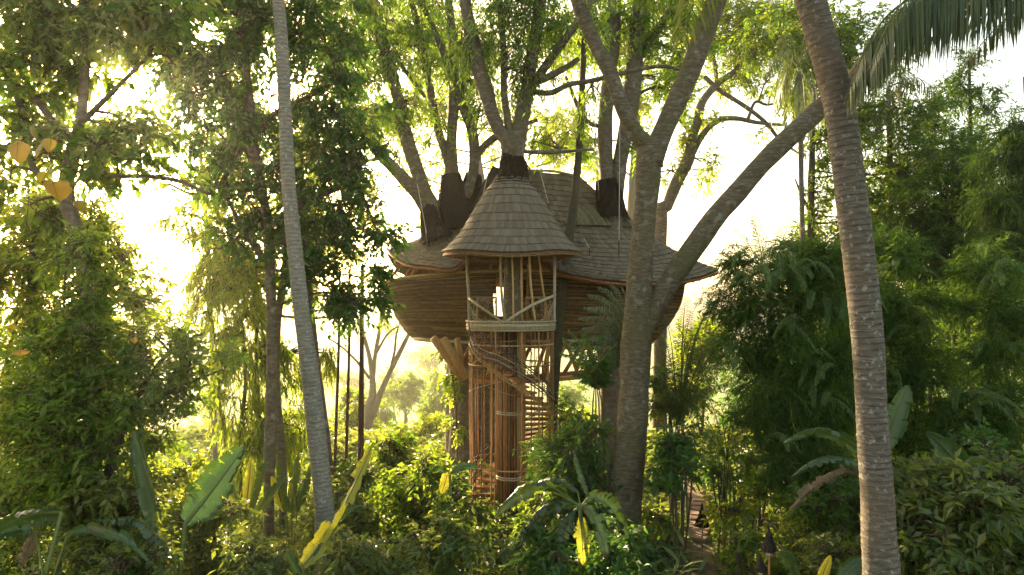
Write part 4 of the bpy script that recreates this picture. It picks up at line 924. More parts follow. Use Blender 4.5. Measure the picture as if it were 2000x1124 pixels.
plant('small_tree', 'grey-green shrubby tree reaching out over the valley gap at the left', 'tree', 13.5,
      [[(200, 1000, 22), (220, 900, 18), (250, 810, 14), (290, 740, 10), (340, 680, 8), (400, 650, 5)], [(230, 880, 12), (170, 800, 10), (120, 740, 8)], [(260, 800, 9), (320, 770, 7), (390, 740, 5), (440, 720, 3)]],
      [(170, 770, 75, 60), (260, 760, 75, 60), (110, 840, 95, 60), (220, 860, 90, 60), (330, 690, 55, 40), (290, 650, 40, 40), (380, 700, 55, 32), (430, 690, 35, 22, 13.5, .8), (350, 640, 20, 28, 13.5, .7), (330, 770, 50, 30), (370, 780, 30, 18, 13.5, .8), (40, 900, 70, 60), (320, 820, 40, 30, 13.5, .7), (90, 760, 50, 40), (160, 720, 60, 45), (60, 830, 60, 60), (150, 930, 80, 60), (150, 480, 45, 40), (165, 560, 40, 45), (140, 620, 50, 40), (190, 650, 40, 35), (100, 690, 50, 40)],
      'twig', 'leaf_mid', Lpx=17, ratio=.45, cover=1.6, droop=.15, conw=5)
plant('bamboo_clump', 'arching bamboo with drooping bright leaves beside the left valley gap', 'bamboo', 25,
      [[(470, 960, 8), (468, 860, 8), (480, 740, 7), (470, 620, 6), (450, 520, 5), (420, 450, 3)], [(500, 960, 7), (508, 840, 7), (500, 700, 6), (508, 560, 5)], [(450, 950, 6), (430, 800, 6), (424, 700, 4), (410, 600, 3)]],
      [(410, 560, 45, 45), (460, 520, 40, 50), (420, 480, 55, 35), (480, 620, 45, 50), (400, 610, 25, 30, 25, .7), (500, 700, 40, 50), (450, 720, 40, 45), (470, 800, 45, 40), (560, 720, 25, 60), (560, 830, 50, 50), (350, 420, 40, 30, 25, .6), (640, 690, 20, 30), (440, 660, 25, 30, 25, .6), (510, 880, 60, 50), (420, 780, 30, 30, 25, .7)],
      'stem_green', 'leaf_light', Lpx=15, ratio=.19, cover=1.3, droop=1.3, spread=.5, k=7, twig=1.6, rough=.01)

# -- valley and middle distance
def shrub(name, label, cat, px, py, rx, ry, Y, leaf='leaf_light', Lpx=9, cover=1.7, ratio=.5, group=None, n=None, stems=3, fill=False, **kw):
    if 1275 < px < 1560 and Y >= 16: fill = False
    n = n or max(4, int(rx * ry / 700)); bl = []
    for _ in range(n):
        a = rng.uniform(0, 6.28); q = rng.uniform(0, 1) ** .6
        bl.append((px + math.cos(a) * q * rx * .68, py + math.sin(a) * q * ry * .6, rx * rng.uniform(.3, .5), ry * rng.uniform(.32, .5), Y + math.sin(a * 2) * rx / F * Y * .6))
    x0 = px; gy = HZ - (gz_at(px, Y) - CAMZ) / Y * F
    if fill and gy - (py + ry * .6) > 15:
        lo_, hi_ = gy, py + ry * .5; bl += [(px + e * rx * .45, (lo_ + hi_) / 2, rx * .42, (lo_ - hi_) * .5, Y - .2) for e in (-1, 0, 1)]
    lim = [[(x0, gy, 7, Y), (x0 + 4, (gy + py) / 2, 6, Y), (x0 - 3, py, 4, Y)]]
    for _ in range(stems - 1):
        e = rng.uniform(-.5, .5); lim.append([(x0, gy, 5, Y), (x0 + e * rx * .6, (gy + py) / 2, 4, Y), (x0 + e * rx, py, 3, Y)])
    kw.setdefault('sides', 5)
    return plant(name, label, cat, Y, lim, bl, kw.pop('bark', 'twig'), leaf, group=group, limbname='stem', to_ground=False, Lpx=Lpx, cover=cover, ratio=ratio, **kw)
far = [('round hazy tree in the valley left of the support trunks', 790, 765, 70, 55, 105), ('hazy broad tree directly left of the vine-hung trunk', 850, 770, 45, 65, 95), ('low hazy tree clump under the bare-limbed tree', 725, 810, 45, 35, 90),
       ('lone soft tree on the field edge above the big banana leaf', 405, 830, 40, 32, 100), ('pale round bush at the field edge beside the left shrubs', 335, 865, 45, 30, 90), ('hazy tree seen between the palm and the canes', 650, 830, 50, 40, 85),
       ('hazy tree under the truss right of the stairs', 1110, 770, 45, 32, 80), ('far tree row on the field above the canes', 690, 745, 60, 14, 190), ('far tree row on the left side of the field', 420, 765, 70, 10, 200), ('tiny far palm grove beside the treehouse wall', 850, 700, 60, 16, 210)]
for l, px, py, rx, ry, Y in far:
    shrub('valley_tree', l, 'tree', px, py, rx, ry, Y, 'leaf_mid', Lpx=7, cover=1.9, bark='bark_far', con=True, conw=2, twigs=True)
mid = [('bright yellow-green bush left of the support trunk', 860, 850, 50, 50, 42), ('sunlit bush in front of the valley haze', 800, 860, 60, 45, 44), ('yellow-green bush behind the bright banana leaf', 720, 880, 60, 45, 40), ('sunlit bush between the canes', 660, 900, 45, 40, 42),
       ('bright bush behind the spiral stairs', 940, 860, 60, 60, 40), ('yellow bush right of the spiral stairs', 1090, 850, 70, 60, 38), ('sunlit bush above the upright banana leaf', 400, 900, 60, 35, 45), ('pale bush under the far field edge', 330, 905, 50, 30, 46),
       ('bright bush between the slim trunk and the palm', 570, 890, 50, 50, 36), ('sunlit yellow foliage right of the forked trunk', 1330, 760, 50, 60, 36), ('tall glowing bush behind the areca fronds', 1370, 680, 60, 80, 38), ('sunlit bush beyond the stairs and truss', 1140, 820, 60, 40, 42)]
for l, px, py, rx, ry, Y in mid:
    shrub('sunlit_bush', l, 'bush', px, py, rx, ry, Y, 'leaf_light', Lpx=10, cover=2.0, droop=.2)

# -- right side forest
plant('conifer', 'tall dark layered conifer at the upper right under the hanging frond', 'tree', 34,
      [[(1905, 800, 14), (1902, 600, 13), (1898, 400, 11), (1895, 250, 8), (1893, 110, 4)]],
      [(1893, 130, 20, 16), (1870, 165, 40, 12), (1920, 175, 34, 12), (1860, 205, 50, 13), (1930, 220, 44, 13), (1850, 250, 60, 14), (1945, 270, 56, 14), (1840, 300, 70, 16), (1960, 320, 60, 16), (1850, 350, 80, 18), (1960, 370, 60, 18), (1880, 400, 80, 22), (1960, 430, 60, 26), (1840, 440, 60, 25)],
      'bark_dark', 'leaf_feather', Lpx=11, ratio=.3, cover=1.7, droop=.25, conw=3)
plant('conifer', 'dark drooping feathery tree cut off by the right edge', 'tree', 26,
      [[(2030, 700, 16), (2020, 400, 13), (2005, 200, 8), (2000, 150, 4)]],
      [(1985, 250, 30, 20), (1970, 310, 50, 20), (1960, 390, 60, 22), (1970, 470, 60, 25), (1950, 540, 70, 30), (2030, 300, 40, 60), (2030, 450, 50, 80)], 'bark_dark', 'leaf_feather', Lpx=13, ratio=.14, cover=2.0, droop=.7, spread=.4, twig=3)
plant('forest_tree', 'leafy tree filling the gap behind the close right palm', 'tree', 33,
      [[(1582, 640, 16), (1583, 520, 15), (1584, 400, 14), (1586, 300, 11), (1590, 200, 8)], [(1586, 420, 6), (1565, 380, 5), (1553, 350, 3)]],
      [(1600, 290, 30, 40), (1590, 400, 32, 35), (1600, 470, 35, 40), (1600, 60, 70, 60), (1600, 160, 60, 50), (1690, 90, 80, 60), (1780, 220, 60, 40), (1720, 270, 70, 50), (1720, 350, 70, 50), (1790, 330, 60, 50), (1740, 430, 70, 50), (1560, 130, 40, 60), (1510, 60, 60, 50), (1660, 430, 50, 60), (1660, 250, 40, 60)],
      'bark_dark', 'leaf_mid', Lpx=11, cover=1.25, conw=4)
plant('forest_tree', 'tall fine-leaved tree with a thin straight trunk at the right', 'tree', 30,
      [[(1868, 880, 9), (1864, 700, 9), (1862, 550, 8), (1861, 380, 7), (1860, 260, 5)]],
      [(1860, 310, 60, 50), (1820, 390, 70, 50), (1900, 400, 70, 50), (1860, 470, 80, 50), (1800, 530, 70, 50), (1930, 520, 70, 50), (1870, 590, 60, 40), (1790, 460, 60, 50), (1960, 620, 60, 50), (1760, 600, 60, 50), (1900, 700, 60, 40, 30, .7), (1830, 700, 60, 40, 30, .7)],
      'bark_dark', 'leaf_feather', Lpx=11, ratio=.3, cover=1.3, conw=3, droop=.4)
plant('forest_tree', 'thin-trunked tree left of the straight one in the dark right wood', 'tree', 31,
      [[(1818, 860, 8), (1814, 700, 8), (1810, 560, 7), (1806, 420, 5)]], [(1800, 420, 50, 50), (1780, 520, 50, 50), (1740, 520, 50, 60)], 'bark_dark', 'leaf_feather', Lpx=11, ratio=.3, cover=1.2)
bz = lambda *a: list(a)
bcl = plant('bamboo_clump', 'large soft dark feathery bamboo mass right of the forked tree', 'bamboo', 18.5,
      [[(1560, 1010, 6), (1556, 850, 6), (1540, 700, 5), (1510, 580, 4), (1480, 510, 2)], [(1570, 1010, 6), (1575, 800, 6), (1590, 650, 5), (1600, 520, 3)], [(1550, 1010, 5), (1530, 860, 5), (1480, 720, 4), (1440, 640, 3)], [(1580, 1010, 5), (1600, 850, 5), (1640, 700, 4), (1660, 600, 2)], [(1566, 1010, 5), (1568, 900, 5), (1560, 760, 4), (1570, 640, 3)]],
      bz((1480, 530, 55, 38), (1560, 520, 70, 45), (1640, 530, 60, 50), (1440, 590, 45, 40), (1510, 600, 70, 50), (1600, 600, 70, 50), (1460, 660, 50, 45), (1540, 680, 75, 50), (1620, 690, 60, 55), (1480, 740, 45, 40), (1560, 760, 70, 50), (1640, 780, 50, 50), (1500, 820, 50, 45), (1580, 840, 60, 50), (1540, 900, 55, 45), (1610, 920, 60, 50), (1480, 880, 30, 40, 18.5, .7), (1620, 990, 50, 50), (1570, 960, 50, 40)),
      'stem_green', 'leaf_feather', Lpx=15, ratio=.13, cover=1.35, droop=.35, spread=.5, k=12, twig=2.4, tint=(.4, .45), rough=.01, clumpy=2)
bc2 = plant('bamboo_clump', 'feathery bamboo mass behind the close palm trunk at the right', 'bamboo', 22,
      [[(1760, 1000, 5), (1755, 850, 5), (1740, 700, 4), (1730, 560, 3)], [(1780, 1000, 5), (1790, 800, 5), (1810, 650, 3)]],
      bz((1740, 500, 60, 40), (1700, 580, 60, 50), (1780, 600, 60, 50), (1740, 680, 70, 50), (1800, 720, 60, 50), (1720, 780, 60, 50), (1790, 820, 60, 50), (1740, 880, 60, 50), (1660, 620, 40, 70), (1660, 780, 40, 70)),
      'stem_green', 'leaf_feather', Lpx=14, ratio=.14, cover=1.35, droop=.35, spread=.5, k=12, twig=2.4, tint=(.4, .45), rough=.01, clumpy=2)
bc3 = plant('bamboo_clump', 'arching feathery bamboo at the right edge above the broad-leaved shrub', 'bamboo', 20,
      [[(1990, 1000, 5), (1985, 850, 5), (1960, 700, 4), (1930, 560, 3)]],
      bz((1950, 530, 60, 40), (1990, 600, 50, 50), (1930, 620, 50, 40), (1970, 700, 60, 50), (1900, 800, 50, 40), (1970, 800, 60, 50), (1880, 850, 60, 40), (1960, 870, 60, 40)),
      'stem_green', 'leaf_feather', Lpx=14, ratio=.14, cover=1.2, droop=.35, spread=.5, tint=(.4, .45), k=12, twig=2.6, rough=.01, clumpy=2)
sprays(bcl, [(1440, 580, 45, 50), (1500, 530, 60, 50), (1580, 530, 60, 50), (1560, 640, 80, 60), (1480, 700, 60, 60), (1600, 760, 60, 70), (1520, 850, 70, 60), (1640, 620, 40, 60)], 18.5, 60, 1.3, .20, 3)
sprays(bc2, [(1740, 520, 60, 50), (1760, 640, 70, 60), (1740, 760, 60, 60)], 22, 26, 1.5, .22, 4)
sprays(bc3, [(1950, 550, 50, 50), (1960, 680, 60, 60), (1900, 800, 50, 50)], 20, 26, 1.4, .22, 5)
plant('forest_tree', 'dark leafy wood-edge tree behind the bamboo on the far right', 'tree', 42,
      [[(1900, 850, 14), (1905, 600, 12), (1910, 400, 8)]],
      [(1840, 640, 90, 60), (1950, 680, 80, 60), (1740, 640, 90, 60), (1640, 560, 80, 60), (1820, 780, 90, 50, 42, .7), (1700, 740, 90, 70), (1600, 700, 90, 80), (1960, 560, 70, 60), (1560, 800, 80, 70), (1700, 850, 100, 60), (1480, 760, 60, 60)],
      'bark_dark', 'leaf_dark', Lpx=12, cover=1.5, conw=3)
# distant palm crowns
dp = thing('distant_palm', 'palm with drooping grey-green fronds behind the top of the close right palm', 'palm tree', (at(1562, 600, 31)[0], 31, 0))
b = MB(); limb(b, 31, [(1575, 980, 13), (1572, 700, 12), (1566, 400, 10), (1562, 140, 10)], 8, rings=(.15, .03)); b.build('trunk', M['bark_palm'], dp, True)
for ex, ey, yd in ((1505, 235, 0), (1490, 150, -1), (1540, 250, 1), (1600, 240, 0), (1625, 180, 1), (1520, 90, 1), (1590, 80, 0), (1515, 200, 1.5), (1575, 265, -1)):
    c = at(1562, 130, 31); e = at(ex, ey, 31 + yd); m_ = (c + e) / 2 + np.array([0, 0, 1.0]); frond(dp, None, None, 0, 0, 1.1, 34, .05, 'leaf_palm', pts=np.array([c, m_, e]), hang=.7)
dp = thing('distant_palm', 'palm crown with spread blue-green fronds right of the close palm trunk', 'palm tree', (at(1735, 600, 33)[0], 33, 0))
b = MB(); limb(b, 33, [(1750, 980, 12), (1745, 700, 11), (1740, 400, 10), (1735, 175, 9)], 8); b.build('trunk', M['bark_palm'], dp, True)
for ex, ey, yd in ((1680, 230, 0), (1700, 270, -1), (1760, 250, 0), (1800, 225, 1), (1850, 200, 0), (1730, 290, 1), (1790, 170, 1), (1690, 160, 0)):
    c = at(1735, 170, 33); e = at(ex, ey, 33 + yd); m_ = (c + e) / 2 + np.array([0, 0, .8]); frond(dp, None, None, 0, 0, 1.0, 30, .06, 'leaf_palm', pts=np.array([c, m_, e]), hang=.5)
dp = thing('distant_palm', 'palm whose upright fronds stand against the white sky above the bamboo', 'palm tree', (at(1500, 600, 27)[0], 27, 0))
b = MB(); limb(b, 27, [(1510, 980, 16), (1508, 700, 14), (1506, 560, 12)], 8); b.build('trunk', M['bark_palm'], dp, True)
for ex, ey, yd in ((1432, 440, 0), (1462, 410, 0), (1476, 425, 1), (1410, 500, 0), (1395, 545, -1), (1530, 420, 0), (1560, 405, 1), (1572, 440, 0), (1420, 470, 1)):
    c = at(1500, 570, 27); e = at(ex, ey, 27 + yd); m_ = (c + e) / 2 + np.array([0, 0, .45]); frond(dp, None, None, 0, 0, .62, 36, .04, 'leaf_palm' if ex < 1500 else 'leaf_light', pts=np.array([c, m_, e]), hang=.05)

# -- arecas near the house
def areca(label, cx, cy, Y, tips, ll=.45, nl=34, w=.022, mat='leaf_palm', hang=.5, lift=.35):
    t = thing('areca_palm', label, 'palm', (at(cx, cy, Y)[0], Y, gz_at(cx, Y)))
    for k in range(4):
        x = cx + (k - 1.5) * 12; b = MB(); limb(b, Y, [(x, HZ - (gz_at(cx, Y) - CAMZ) / Y * F, 4.5), (x + 2 - (k - 1.5) * 5, cy + 60, 3.5), (cx + (k - 1.5) * 3, cy, 2.5)], 6); b.build('stem', M['stem_green'], t, True)
    for ex, ey, yd in tips:
        c = at(cx + rng.uniform(-4, 4), cy, Y); e = at(ex, ey, Y + yd); m_ = (c + e) / 2 + np.array([0, 0, lift * np.linalg.norm(e - c) * .6])
        frond(t, None, None, 0, 0, ll, nl, w, mat, pts=np.array([c, m_, e]), hang=hang)
    return t
areca('pale drooping palm in front of the basket wall, left of the forked trunk', 1232, 735, 22.5,
      [(1140, 640, 0), (1142, 600, .3), (1150, 575, 0), (1170, 560, -.3), (1195, 556, .5), (1215, 560, 0), (1160, 660, -.5), (1185, 620, -.6), (1210, 600, -.8), (1240, 590, .6), (1135, 620, .4), (1150, 600, -.9), (1175, 585, -.5), (1130, 665, -.3), (1190, 575, .2)], .55, 48, .028, 'leaf_pale', hang=.6, lift=.55)
areca('feathery palm spreading just right of the forked trunk', 1325, 830, 23,
      [(1340, 575, .3), (1395, 590, 0), (1420, 640, -.5), (1290, 650, -.4), (1300, 620, .8), (1430, 700, .5), (1360, 640, -.8), (1385, 700, -1), (1310, 700, -1), (1410, 570, 1), (1280, 720, .3), (1350, 610, -.6), (1440, 660, -.6), (1300, 760, -.8), (1420, 750, -.9)], .6, 48, .028, hang=.4)
areca('leafy fan-like palm below the wall beside the thin dark trunk', 1165, 760, 21.5,
      [(1100, 660, 0), (1112, 645, .3), (1095, 690, -.3), (1140, 650, -.6), (1175, 655, .4), (1205, 670, -.3), (1210, 710, .3), (1130, 700, -.8), (1180, 700, -.9), (1120, 730, 0), (1200, 745, -.4), (1150, 680, .3), (1105, 675, .5), (1190, 690, -.7), (1165, 720, -1), (1135, 745, -.8), (1215, 690, .5)], .36, 34, .05, 'leaf_dark', hang=.3)
areca('dark arching palm over the stone path', 1420, 900, 20.5,
      [(1340, 790, 0), (1370, 760, .3), (1470, 740, .2), (1490, 790, -.4), (1500, 850, 0), (1330, 850, -.4), (1440, 770, -.8), (1400, 800, -1), (1360, 880, -.7), (1480, 900, -.3)], .5, 38, .02, 'leaf_dark', hang=.7)
# vine on the left support
vine = thing('climbing_vine', 'bright creeper hanging down the left support trunk under the basket', 'vine', (at(888, 0, 29.5)[0], 29.5, 0))
lf, tw = MB(), MB(); limb(tw, 29.5, [(893, 900, 5), (890, 800, 5), (880, 720, 4), (860, 670, 3)], 5)
foliage(lf, tw, [(880, 735, 9, 24), (889, 780, 9, 34), (893, 830, 10, 30), (866, 680, 12, 14)], 29.5, Lpx=8, ratio=.7, cover=1.7, droop=.6)
lf.build('foliage', M['leaf_light'], vine, kind='stuff'); tw.build('stem', M['twig'], vine)

# ------------------------------------------------------------ undergrowth
def cover_sheet():
    lf = MB(); n = 17000
    Yv = 13 + 29 * rng.uniform(0, 1, n) ** 1.15; px = rng.uniform(-120, 2120, n)
    x = (px - 1000) / F * Yv
    patch = np.sin(x * .8 + 1.3) * np.cos(Yv * .7) + np.sin(x * .31 + Yv * .4 + 2)
    pathd = np.abs(px - np.interp(Yv, [19, 22, 25, 28, 31], [1375, 1368, 1362, 1345, 1325]))
    terr = ((px > 1080) & (px < 1200) & (Yv > 24) & (Yv < 29))
    keep = (pathd > 26) & ~terr
    x, Yv, patch = x[keep], Yv[keep], patch[keep]; n = len(x)
    h = np.clip(.35 + .25 * patch + rng.normal(size=n) * .15, .08, 1.1); h = np.where((pathd[keep] < 130) & (x > 3), h * .45, h)
    z = ground_z(x, Yv) + h * rng.uniform(.3, 1, n); k = 6
    D = unit(rng.normal(size=(n, k, 3)) * np.array([1, 1, .5]) + np.array([0, 0, .1]))
    P = np.stack([x, Yv, z], 1)[:, None] + rng.normal(size=(n, k, 3)) * np.array([.09, .09, .07])
    L = (Yv / F * 15)[:, None] * rng.uniform(.5, 1.4, (n, k)); U = np.array([0, 0, 1.0]) + rng.normal(size=(n, k, 3)) * .4
    leaves(lf, P.reshape(-1, 3), D.reshape(-1, 3), U.reshape(-1, 3), L.ravel(), L.ravel() * .5, np.clip(.45 + .15 * patch.repeat(k) + rng.normal(size=n * k) * .2, 0, 1), sag=.25)
    o = lf.build('ground_cover', M['cover'], smooth=False); tag(o, 'low leafy green plants covering the forest floor', 'ground cover', kind='stuff')
cover_sheet()

def banana_leaf(parent, base, tip, Wm, roll=0.0, arch=.15, tint=.5, mat='banana', torn=0, seed=0, stalk=None, cup=.22, bow=None):
    r_ = np.random.default_rng(seed + 100)
    base, tip = np.asarray(base, float), np.asarray(tip, float); L = np.linalg.norm(tip - base)
    n = 36; t = np.linspace(0, 1, n + 1)[:, None]
    c = base * (1 - t) + tip * t + np.array([0, 0, 1.0]) * L * arch * 4 * t * (1 - t)
    if bow is not None: c = c + np.asarray(bow) * 4 * t * (1 - t)
    T = unit(np.gradient(c, axis=0))
    S = unit(np.cross(T, np.array([0, 1.0, 0]))); N = np.cross(S, T)
    cr_, sr = math.cos(roll), math.sin(roll); S, N = S * cr_ + N * sr, N * cr_ - S * sr
    tt = t[:, 0]; wd = Wm * .5 * np.clip(np.sin(np.pi * np.clip(tt * .97 + .03, 0, 1) ** .8), 0, 1) ** .55
    b = MB(); m = 5
    for sgn in (-1, 1):
        i = 0
        while i < n:
            seg_ = n if not torn else int(r_.integers(2, 6) if torn >= 1 else r_.integers(4, 13)); j = min(n, i + seg_)
            da = r_.normal() * .22 * (1 if torn else 0) + (torn * r_.uniform(.2, 1.0)); sh = r_.uniform(.75, 1) if torn else 1
            v = []
            for q in range(i, j + 1):
                for k in range(m + 1):
                    u = k / m; ang = -cup + da * u * 1.3 + .3 * u * u
                    w = wd[q] * u * (sh if u > .6 else 1); ru = .035 * Wm * math.sin(q * 1.9 + sgn) * u * u + .012 * Wm * r_.normal() * u
                    slant = T[q] * w * .18
                    v.append(c[q] + S[q] * sgn * w * math.cos(ang) - N[q] * (w * math.sin(ang) + ru) * (1) + slant)
            f = []
            for q in range(j - i):
                for k in range(m):
                    a = q * (m + 1) + k
                    if torn and q == j - i - 1 and k >= 2: f.append((a, a + 1, a + m + 1)); continue
                    f += [(a, a + 1, a + m + 2), (a, a + m + 2, a + m + 1)]
            if sgn < 0: f = [(x, z, y) for x, y, z in f]
            b.add(v, f, np.clip(tint + r_.normal() * .06, 0, 1), np.repeat(np.arange(i, j + 1) / n * L, m + 1) + .35 * np.tile(np.arange(m + 1) / m, j - i + 1) * Wm + (sgn * 7)); i = j
    o = b.build('leaf', M[mat], parent, True)
    r0 = Wm * .035
    rb_ = MB(); path = c if stalk is None else np.vstack([np.asarray(stalk)[None], c])
    tube(rb_, path, np.linspace(r0 * 1.3, r0 * .25, len(path)), 6, .8, caps=False); rb_.build('midrib', M['stem_green'], o, True)
    return o
def banana(label, cx, Y, lv, stem=None, group=None, name='banana_plant'):
    """lv rows: (bx,by,tx,ty,width_px,roll,arch,tint,mat,torn,dY tip)"""
    t = thing(name, label, 'plant', (at(cx, 0, Y)[0], Y, gz_at(cx, Y)), group)
    gy = HZ - (gz_at(cx, Y) - CAMZ) / Y * F
    if stem:
        b = MB(); limb(b, Y, [(cx, gy, stem[0] * 1.3), ((cx + stem[1]) / 2, (gy + stem[2]) / 2, stem[0] * 1.1), (stem[1], stem[2], stem[0] * .7)], 10, rough=.02); b.build('stem', M['stem_green'], t, True)
    for k, (bx, by, tx, ty, w, roll, arch, tint, mat, torn, dy) in enumerate(lv):
        sk_ = at(stem[1], stem[2] + 4, Y) if stem else at(cx, min(gy, by + 120), Y)
        banana_leaf(t, at(bx, by, Y), at(tx, ty, Y + dy), w / F * Y, roll, arch, tint, mat, torn, seed=int(bx + ty), stalk=sk_)
    return t
B, BB, DR = 'banana', 'banana_bright', 'leaf_dry'
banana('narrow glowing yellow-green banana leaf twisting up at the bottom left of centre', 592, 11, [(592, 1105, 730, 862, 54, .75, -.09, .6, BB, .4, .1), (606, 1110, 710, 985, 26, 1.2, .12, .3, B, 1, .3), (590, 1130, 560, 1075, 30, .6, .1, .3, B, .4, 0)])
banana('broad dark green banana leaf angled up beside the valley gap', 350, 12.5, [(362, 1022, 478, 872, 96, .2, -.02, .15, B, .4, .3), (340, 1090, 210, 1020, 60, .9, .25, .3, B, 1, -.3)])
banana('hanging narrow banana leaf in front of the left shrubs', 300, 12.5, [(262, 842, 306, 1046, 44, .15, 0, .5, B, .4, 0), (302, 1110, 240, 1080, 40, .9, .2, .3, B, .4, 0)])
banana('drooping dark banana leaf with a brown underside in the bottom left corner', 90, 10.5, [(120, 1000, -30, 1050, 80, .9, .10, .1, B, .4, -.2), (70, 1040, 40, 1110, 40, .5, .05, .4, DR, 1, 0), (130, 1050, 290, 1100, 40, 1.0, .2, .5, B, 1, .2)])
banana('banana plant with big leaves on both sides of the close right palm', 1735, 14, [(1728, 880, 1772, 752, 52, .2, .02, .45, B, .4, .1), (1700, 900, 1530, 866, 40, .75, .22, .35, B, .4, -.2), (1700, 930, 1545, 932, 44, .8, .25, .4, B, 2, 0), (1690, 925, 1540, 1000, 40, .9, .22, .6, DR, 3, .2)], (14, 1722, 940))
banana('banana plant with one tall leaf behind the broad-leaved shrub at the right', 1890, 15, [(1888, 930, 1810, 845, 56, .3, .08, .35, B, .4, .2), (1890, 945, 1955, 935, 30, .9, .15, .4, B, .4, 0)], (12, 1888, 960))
banana('dark banana plant with arching pale-edged leaves at the bottom centre', 1135, 13.5, [(1110, 975, 965, 1012, 50, .8, .30, .6, 'banana_shaded', .4, -.2), (1120, 990, 1000, 1085, 60, .7, .28, .25, 'banana_shaded', 1, 0), (1145, 985, 1228, 1062, 50, .8, .30, .3, 'banana_shaded', 1, .2), (1134, 1010, 1140, 1105, 36, .15, 0, .6, BB, .4, -.3), (1120, 1000, 1070, 1120, 60, .6, .2, .3, 'banana_shaded', 1, -.3), (1128, 960, 1040, 950, 36, .9, .2, .3, 'banana_shaded', 1, .5), (1140, 990, 1190, 1110, 50, .5, .2, .2, 'banana_shaded', 1, -.4), (1150, 970, 1120, 880, 24, 1.1, .05, .2, 'banana_shaded', 1, .4)], (10, 1134, 985))
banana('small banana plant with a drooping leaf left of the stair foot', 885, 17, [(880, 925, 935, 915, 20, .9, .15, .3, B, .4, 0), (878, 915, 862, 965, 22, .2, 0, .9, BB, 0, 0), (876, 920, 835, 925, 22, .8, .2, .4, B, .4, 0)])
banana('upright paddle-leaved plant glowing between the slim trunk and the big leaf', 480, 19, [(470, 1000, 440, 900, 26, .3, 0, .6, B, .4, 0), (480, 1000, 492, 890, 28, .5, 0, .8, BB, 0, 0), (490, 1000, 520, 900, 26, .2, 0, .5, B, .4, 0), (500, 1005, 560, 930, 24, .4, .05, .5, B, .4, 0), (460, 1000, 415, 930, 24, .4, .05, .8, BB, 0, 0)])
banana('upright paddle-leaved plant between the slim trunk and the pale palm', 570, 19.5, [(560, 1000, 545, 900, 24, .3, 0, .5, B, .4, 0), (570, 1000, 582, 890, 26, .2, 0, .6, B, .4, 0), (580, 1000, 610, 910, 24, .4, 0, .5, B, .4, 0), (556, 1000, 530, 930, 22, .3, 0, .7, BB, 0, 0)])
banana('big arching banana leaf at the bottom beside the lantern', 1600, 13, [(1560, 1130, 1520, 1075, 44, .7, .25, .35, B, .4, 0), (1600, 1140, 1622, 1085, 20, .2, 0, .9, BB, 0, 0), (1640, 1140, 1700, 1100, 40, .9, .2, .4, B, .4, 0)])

# ginger plants: arching canes with two ranks of lance leaves, every leaf its own object
GL = []
for k in range(4):
    b = MB(); n = 8; v = []; f_ = []
    for i in range(n + 1):
        t = i / n; w = .085 * math.sin(math.pi * (t * .96 + .04) ** .8) ** .8 if 0 < i < n else .004
        z = -.22 * t * t * (1 + .2 * k)
        for q in (-1, 0, 1): v.append((q * w, t, z + abs(q) * w * .35 + .012 * math.sin(i * 2 + k) * abs(q)))
    for i in range(n):
        for q in range(2):
            a = i * 3 + q; f_ += [(a, a + 1, a + 4), (a, a + 4, a + 3)]
    b.add(v, f_, .25 + .17 * k); o = b.build('leaf', M['cover'], None, True, origin=(0, 0, 0)); GL.append(o.data); bpy.data.objects.remove(o)
def ginger(label, px, Y, n=6, h=1.5, leafL=.42, spread=.7, group=None, mat=None):
    x = (px - 1000) / F * Y; z = gz_at(px, Y); t = thing('ginger_plant', label, 'plant', (x, Y, z), group)
    for s in range(n):
        a = s / n * 6.28 + rng.uniform(-.4, .4); d = np.array([math.cos(a), math.sin(a), 0]); hh = h * rng.uniform(.7, 1.1)
        p = cr([np.array([x, Y, z]) + d * .08, np.array([x, Y, z + hh * .6]) + d * spread * .35, np.array([x, Y, z + hh]) + d * spread], 5)
        b = MB(); tube(b, p, np.linspace(.014, .006, len(p)), 5, .5); so = b.build('stem', M['stem_green'], t, True)
        m = 9; T_ = unit(np.gradient(p, axis=0))
        for i in range(m):
            q = .3 + .7 * i / (m - 1); idx = min(len(p) - 1, int(q * (len(p) - 1))); P0 = p[idx]; T = T_[idx]
            S = unit(np.cross(T, np.array([0, 0, 1.0]))) * (1 if i % 2 else -1)
            D = unit(T * (.55 + .5 * (i == m - 1)) + S * .8 + np.array([0, 0, .10]) + rng.normal(size=3) * .12)
            N = unit(np.array([0, 0, 1.0]) - D * D[2]); X_ = np.cross(D, N); L = leafL * rng.uniform(.8, 1.15)
            o = bpy.data.objects.new('leaf', GL[int(rng.integers(0, 4))]); col.objects.link(o); o.parent = t
            mm = Matrix.Identity(4)
            for r_ in range(3): mm[r_][0] = X_[r_] * L; mm[r_][1] = D[r_] * L; mm[r_][2] = N[r_] * L; mm[r_][3] = P0[r_]
            o.matrix_basis = mm; o.matrix_parent_inverse = Matrix.Translation(WLOC[t.name]).inverted()
ginger('ginger plant with long dark lance leaves at the bottom right of centre', 1290, 15.2, 7, 1.9, .6, .9)
ginger('spreading ginger plant at the foot of the forked trunk, bottom edge', 1240, 14.8, 5, 1.5, .5, .9)
ginger('ginger plant with wide leaves beside the bottom lantern', 1430, 14.2, 5, 1.2, .5, .8)
ginger('ginger plant at the bottom edge below the banana leaves', 1040, 13.6, 5, 1.3, .42, .8)
ginger('ginger plant with light-tipped leaves left of the banana, bottom edge', 930, 14.5, 5, 1.7, .4, .9)

